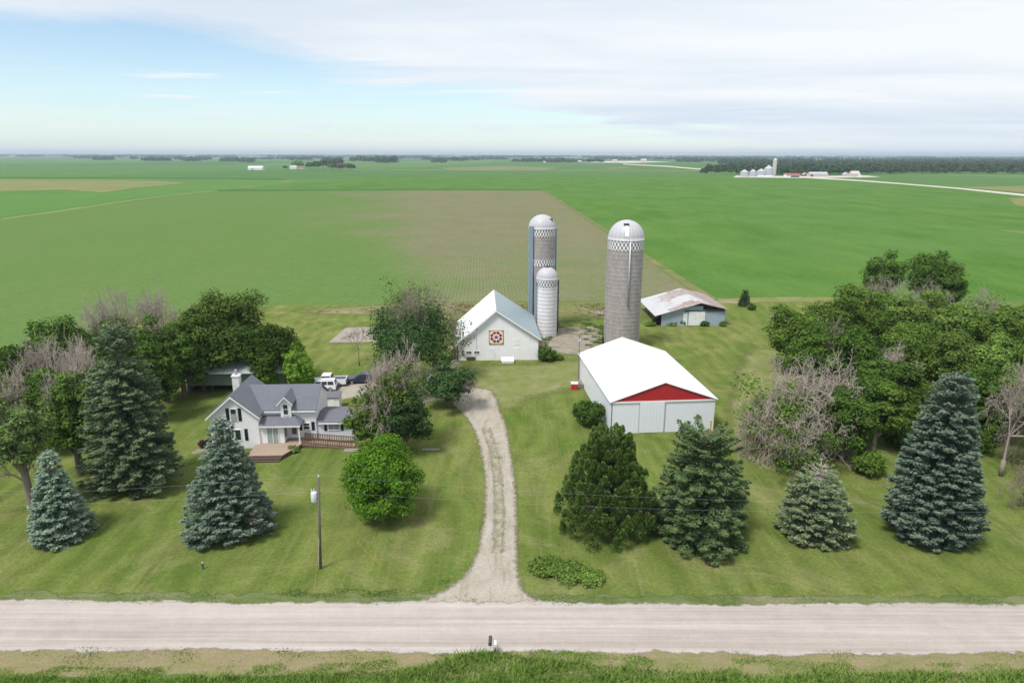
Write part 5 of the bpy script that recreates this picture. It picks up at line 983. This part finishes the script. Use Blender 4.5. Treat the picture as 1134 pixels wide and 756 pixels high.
bare('grey bare tree left of the large spruce top', 975, 455, 378, 72, 'dead_wood', 134, levels=6, kids=(5, 4, 4, 3, 3, 2))
bare('brownish bare tree right of the large blue spruce', 1108, 527, 402, 100, 'dead_wood_mauve', 135, levels=6, kids=(5, 4, 4, 4, 3, 2), bf=.3, spread=.7)
bare('mauve bare tree at the lower right picture edge', 1140, 520, 396, 70, 'dead_wood_mauve', 136, levels=6, kids=(5, 4, 4, 4, 3, 2), leaves=('leaves_olive', 1500, .1, .8, .22))
bare('low bare brush under the right edge trees', 1128, 560, 490, 52, 'dead_wood_brown', 137, bf=.05, spread=.95, upb=0)
decid('shadowed green tree between dead trees and large spruce', 932, 512, 420, 62, 'leaves_deep', 138, .1, 30, .24, 8500)
decid('green leafy tree close left of the large blue spruce', 966, 500, 408, 52, 'leaves_mid', 139, .1, 28, .24, 7500)
bush('light green bush in the shade left of the largest spruce', 960, 531, 490, 38, 'leaves_mid', 140, 3200, .19, nc=20)
bush('low leafy brush at the left foot of dead grey trees', 836, 490, 470, 26, 'leaves_mid', 141, 1400, .19)
bush('dark brush filling the gap under right grove', 1000, 500, 462, 60, 'leaves_deep', 142, 4000, .22, nc=22)
decid('dark green tree in the shade just left of large spruce', 990, 482, 392, 58, 'leaves_deep', 144, .02, 34, .26, 10000)
decid('dark leafy tree filling grove centre behind shaded bush', 950, 492, 404, 62, 'leaves_deep', 145, .02, 34, .26, 10000)
decid('dark green tree right behind the large blue spruce', 1072, 486, 398, 62, 'leaves_deep', 146, .05, 34, .27, 9500)
decid('mid green tree at right edge above the mauve bare tree', 1118, 490, 400, 60, 'leaves_mid', 147, .05, 34, .27, 9000, dead=(1.05, 1.0, 'dead_wood_mauve'))
decid('dark tree low in the left grove between leaning tree and shaggy spruce', 62, 500, 405, 64, 'leaves_deep', 149, .02, 34, .26, 9000)
decid('dark tree in deep shade behind the shaggy spruce', 170, 468, 368, 56, 'leaves_deep', 150, .02, 32, .26, 9000)
bush('dark undergrowth behind the largest blue spruce', 1068, 505, 470, 56, 'leaves_deep', 143, 3500, .22, nc=20)
# ---------------------------------------------------------------- vehicles
def wheel(parent, x, y, r=.36, wd=.24):
    s = 1 if y > 0 else -1
    w_ = MB().lathe([(r*.62, -wd/2), (r*.95, -wd/2), (r, -wd*.3), (r, wd*.3), (r*.95, wd/2), (r*.62, wd/2)], 20).build('wheel', 'black_rubber', parent, True); w_.location = (x, y, r); w_.rotation_euler = (math.pi/2, 0, 0)
    m = MB().lathe([(.02, -wd*.42), (r*.62, -wd*.36), (r*.62, wd*.36), (.02, wd*.42)], 20); [m.box(-r*.55, r*.55, -.03, .03, -wd*.47, wd*.47) if k == 0 else m.box(-.03, .03, -r*.55, r*.55, -wd*.465, wd*.465) for k in (0, 1)]
    m.build('rim', 'chrome_rim', w_)
def vehicle(name, label, cat, p, rz, L_, W_, belt_, roof, prof, cab, paint, bed=None):
    """prof: lower body side outline (x,z); cab: greenhouse outline (x,z)"""
    v = thing(name, label, cat, (p.x, p.y, 0), rz); hw = W_/2
    MB().prism(prof, -hw, hw).build('body', paint, v, bevel=.07)
    n = len(cab); ins = .16; P = [(x, -hw+(.03 if z <= belt_+.01 else ins), z) for x, z in cab]+[(x, hw-(.03 if z <= belt_+.01 else ins), z) for x, z in cab]
    MB().add(P, [tuple(range(n))[::-1], tuple(range(n, 2*n))]+[(i, (i+1) % n, n+(i+1) % n, n+i) for i in range(n)]).build('cabin', paint, v, bevel=.05)
    (x0, z0), (x1, z1), (x2, z2), (x3, z3) = cab[:4]           # front-bottom, front-top, rear-top, rear-bottom
    for s in (-1, 1):
        m = MB(); yb, yt = s*(hw-.025), s*(hw-ins+.012); zb, zt = belt_+.06, z1-.10; f = (zb-z0)/(z1-z0); f2 = (zt-z0)/(z1-z0); xa, xb = x0+(x1-x0)*f+.12, x0+(x1-x0)*f2+.12; xd, xc = x3+(x2-x3)*f-.1, x3+(x2-x3)*f2-.1
        ya, yc = yb+(yt-yb)*f, yb+(yt-yb)*f2; k = 3 if not bed else 2
        for i in range(k):
            a, b = i/k, (i+1)/k-.04; q = [(xa+(xd-xa)*a, ya, zb), (xa+(xd-xa)*b, ya, zb), (xb+(xc-xb)*b, yc, zt), (xb+(xc-xb)*a, yc, zt)]; m.slab(q, .02, (0, s, 0))
        m.build('side_window', 'window_glass', v)
    for (xa, za, xb, zb, sgn, nm) in ((x0, z0, x1, z1, -1, 'windscreen'), (x3, z3, x2, z2, 1, 'rear_window')):
        q = []
        for f, yy in ((.12, hw-.16), (.88, hw-.26)): x_ = xa+(xb-xa)*f; z_ = za+(zb-za)*f; q.append((x_, yy, z_))
        MB().slab([(q[0][0], -q[0][1], q[0][2]), (q[0][0], q[0][1], q[0][2]), (q[1][0], q[1][1], q[1][2]), (q[1][0], -q[1][1], q[1][2])], .03, (sgn, 0, .3)).build(nm, 'window_glass', v)
    for x in (prof[0][0]+L_*.19, prof[0][0]+L_*.80):
        for s in (-1, 1): wheel(v, x, s*(hw-.09))
    xf, xr = prof[0][0], prof[0][0]+L_
    for s in (-1, 1):
        MB().box(xf-.02, xf+.08, s*(hw-.22)-.16, s*(hw-.22)+.16, belt_-.32, belt_-.16).build('headlight', 'head_light', v); MB().box(xr-.07, xr+.025, s*(hw-.12)-.08, s*(hw-.12)+.08, belt_-.35, belt_-.02).build('tail_light', 'tail_light', v)
        MB().box(x0+.35, x0+.55, s*(hw+.02)-.07 if s > 0 else -hw-.22, s*(hw)+.22 if s > 0 else -hw-.0, belt_, belt_+.16).build('wing_mirror', paint, v)
    MB().box(xf-.05, xf+.05, -hw+.1, hw-.1, .35, .55).build('bumper', 'dark_metal', v); MB().box(xr-.05, xr+.05, -hw+.1, hw-.1, .35, .55).build('bumper', 'dark_metal', v)
    return v
p = G(357, 431.8); suv = vehicle('parked_suv', 'white sport utility car parked nearest the farmhouse, tail to the right', 'car', p, R(5), 4.6, 1.85, 1.05, 1.78, [(-2.3, .3), (2.25, .3), (2.3, .95), (2.25, 1.06), (-1.2, 1.06), (-2.2, .92), (-2.3, .7)], [(-1.35, 1.04), (-.7, 1.76), (2.0, 1.78), (2.24, 1.04)], 'car_white')
MB().box(-.6, 1.9, -.62, -.57, 1.80, 1.85).box(-.6, 1.9, .57, .62, 1.80, 1.85).build('roof_rack', 'dark_metal', suv)
p = G(364.5, 426.6); pk = vehicle('pickup_truck', 'white pickup truck with open bed behind the white car', 'pickup truck', p, R(4), 5.7, 1.98, 1.15, 1.92, [(-2.85, .42), (2.85, .42), (2.85, 1.14), (.62, 1.14), (-1.5, 1.14), (-2.75, 1.05), (-2.85, .8)], [(-1.55, 1.12), (-.95, 1.92), (.45, 1.92), (.62, 1.12)], 'car_white', bed=True)
MB().box(.75, 2.72, -.86, .86, 1.13, 1.165).build('truck_bed', 'dark_metal', pk); m = MB(); m.box(.68, 2.85, -.98, -.88, 1.14, 1.30); m.box(.68, 2.85, .88, .98, 1.14, 1.30); m.box(2.76, 2.85, -.87, .87, 1.14, 1.30); m.build('bed_rail', 'car_white', pk)
p = G(401, 423.3); vehicle('parked_car', 'dark blue car parked half hidden by twigs near the barn trees', 'car', p, R(5), 4.8, 1.9, 1.0, 1.62, [(-2.4, .3), (2.35, .3), (2.4, .9), (2.3, 1.02), (-1.0, 1.02), (-2.25, .86), (-2.4, .6)], [(-1.15, 1.0), (-.25, 1.60), (1.4, 1.62), (2.25, 1.0)], 'car_dark_blue')
# ---------------------------------------------------------------- utility pole, wires, roadside things
pb = G(355, 629.5); ph = at_depth(350, 528, pb.y).z
up_ = thing('utility_pole', 'wooden utility pole with grey transformer can on the front lawn', 'utility pole', (pb.x, pb.y, 0)); up_.rotation_euler = (0, R(3), 0)
MB().tube((0, 0, -.1), (0, 0, ph), .13, .09, 12).build('post', 'pole_wood', up_, True)
tr = MB().lathe([(.02, 0), (.24, 0), (.27, .04), (.27, .85), (.22, .93), (.02, .96)], 20, (-.42, 0, ph-2.35)).build('transformer', 'transformer_grey', up_, True)
m = MB(); m.box(-.16, .02, -.05, .05, ph-2.1, ph-2.0); m.box(-.16, .02, -.05, .05, ph-1.65, ph-1.55); m.build('bracket', 'dark_metal', up_)
m = MB(); m.tube((-.42, 0, ph-1.38), (-.42, 0, ph-1.12), .06, .04, 8); m.tube((-.62, 0, ph-1.45), (-.66, 0, ph-1.15), .05, .04, 8); m.build('bushing', 'insulator', tr)
MB().lathe([(.02, ph), (.05, ph), (.07, ph+.12), (.04, ph+.22), (.02, ph+.22)], 10).build('insulator', 'insulator', up_)
MB().box(-.158, -.10, -.05, .05, .1, 3.0).build('conduit', 'galvanised', up_)
def wire(name, label, a, b, sag, r=.0055, n=40, grp=None):
    pts = []; a = Vector(a); b = Vector(b)
    for i in range(n+1): t = i/n; q_ = a.lerp(b, t); q_.z -= sag*4*t*(1-t); pts.append(q_)
    m = MB(); [m.tube(pts[i], pts[i+1], r, r, 5, False) for i in range(n)]; return tag(m.build(name, 'wire', None), label, 'wire', grp)
road_s = (rt(50)-rt(-50))/100
for dz, lab, sg_ in ((.2, 'upper power line', 2.6), (-1.35, 'lower power line', 2.0)):
    z0 = ph+dz; wire('power_line', lab+' running right from the transformer pole along the road', (pb.x+z0*.052, pb.y, z0), (pb.x+100, pb.y+100*road_s, z0+.3), sg_); wire('power_line', lab+' running left from the transformer pole along the road', (pb.x+z0*.052, pb.y, z0), (pb.x-100, pb.y-100*road_s, z0+.3), sg_)
for sx, side in ((-1, 'left'), (1, 'right')):
    q_ = thing('utility_pole', f'distant {side} hand utility pole beside the road beyond the picture', 'utility pole', (pb.x+sx*100, pb.y+sx*100*road_s, 0)); MB().tube((0, 0, 0), (0, 0, ph+.3), .15, .10, 10).build('post', 'pole_wood', q_, True)
a, b = G(348, 655), pb
tag(MB().tube((a.x, a.y, 0), (pb.x+.16, pb.y, 3.2), .011, .011, 5).build('guy_wire', 'orange'), 'thin orange guy line slanting down beside the utility pole', 'wire')
for pts, lab in (([(268, 628), (276, 619), (289, 609.5)], 'orange cable lying on grass beside the farmhouse blue spruce'), ([(396, 600), (404, 609), (421, 625)], 'orange cable lying on grass below the round maple')):
    m = MB(); v_ = [G(x, y, .06) for x, y in pts]; [m.tube(v_[i], v_[i+1], .013, .013, 6) for i in range(len(v_)-1)]; tag(m.build('cable', 'orange'), lab, 'cable')
p = G(225, 630); t = thing('marker_post', 'short dark marker post on the lawn near the road', 'post', (p.x, p.y, 0)); MB().box(-.07, .07, -.05, .05, 0, .62).build('post', 'dark_metal', t, bevel=.01); MB().box(-.085, .085, -.065, .065, .62, .72).build('cap', 'galvanised', t)
# mailbox
p = G(543, 724); mbx = thing('mailbox', 'dark rounded mailbox on a pale post at the ditch edge', 'mailbox', (p.x, p.y, 0), R(0))
MB().box(-.07, .07, -.07, .07, 0, .98).build('post', 'white_paint', mbx); MB().box(-.11, .11, -.3, .5, .98, 1.02).build('bracket', 'weathered_wood', mbx)
pr_ = [(-.13, 1.02), (.13, 1.02), (.13, 1.18)] + [(.13*math.cos(a_), 1.18+.13*math.sin(a_)) for a_ in np.linspace(.3, math.pi-.3, 8)] + [(-.13, 1.18)]
MB().prism(pr_, -.32, .42).build('box', 'dark_metal', mbx); MB().prism([(x*1.05, 1.02+(z-1.02)*1.04) for x, z in pr_], .42, .45).build('door', 'galvanised', mbx); MB().box(.135, .15, .0, .18, 1.2, 1.26).build('flag', 'red_paint', mbx)
pt = thing('paper_box', 'small pale newspaper tube beside the dark mailbox', 'box', (p.x+.38, p.y+.05, 0)); MB().box(-.03, .03, -.03, .03, 0, .8).build('post', 'weathered_wood', pt); MB().lathe([(.10, -.25), (.10, .25), (.085, .25), (.085, -.25), (.10, -.25)], 14).build('tube', 'white_trim', pt); pt.children[1].rotation_euler = (math.pi/2, 0, 0); pt.children[1].location = (0, 0, .9)
# ---------------------------------------------------------------- haze over the plain
hz = NB('haze_air'); v = hz.n('ShaderNodeVolumePrincipled'); v.inputs['Color'].default_value = (.74, .86, 1.0, 1); v.inputs['Density'].default_value = .00009; v.inputs['Anisotropy'].default_value = .2; hz.l(v.outputs[0], hz.out.inputs['Volume'])
hb_ = MB().box(-23000, 23000, -1200, 22500, -1, 90).build('haze', 'haze_air'); tag(hb_, kind='stuff')
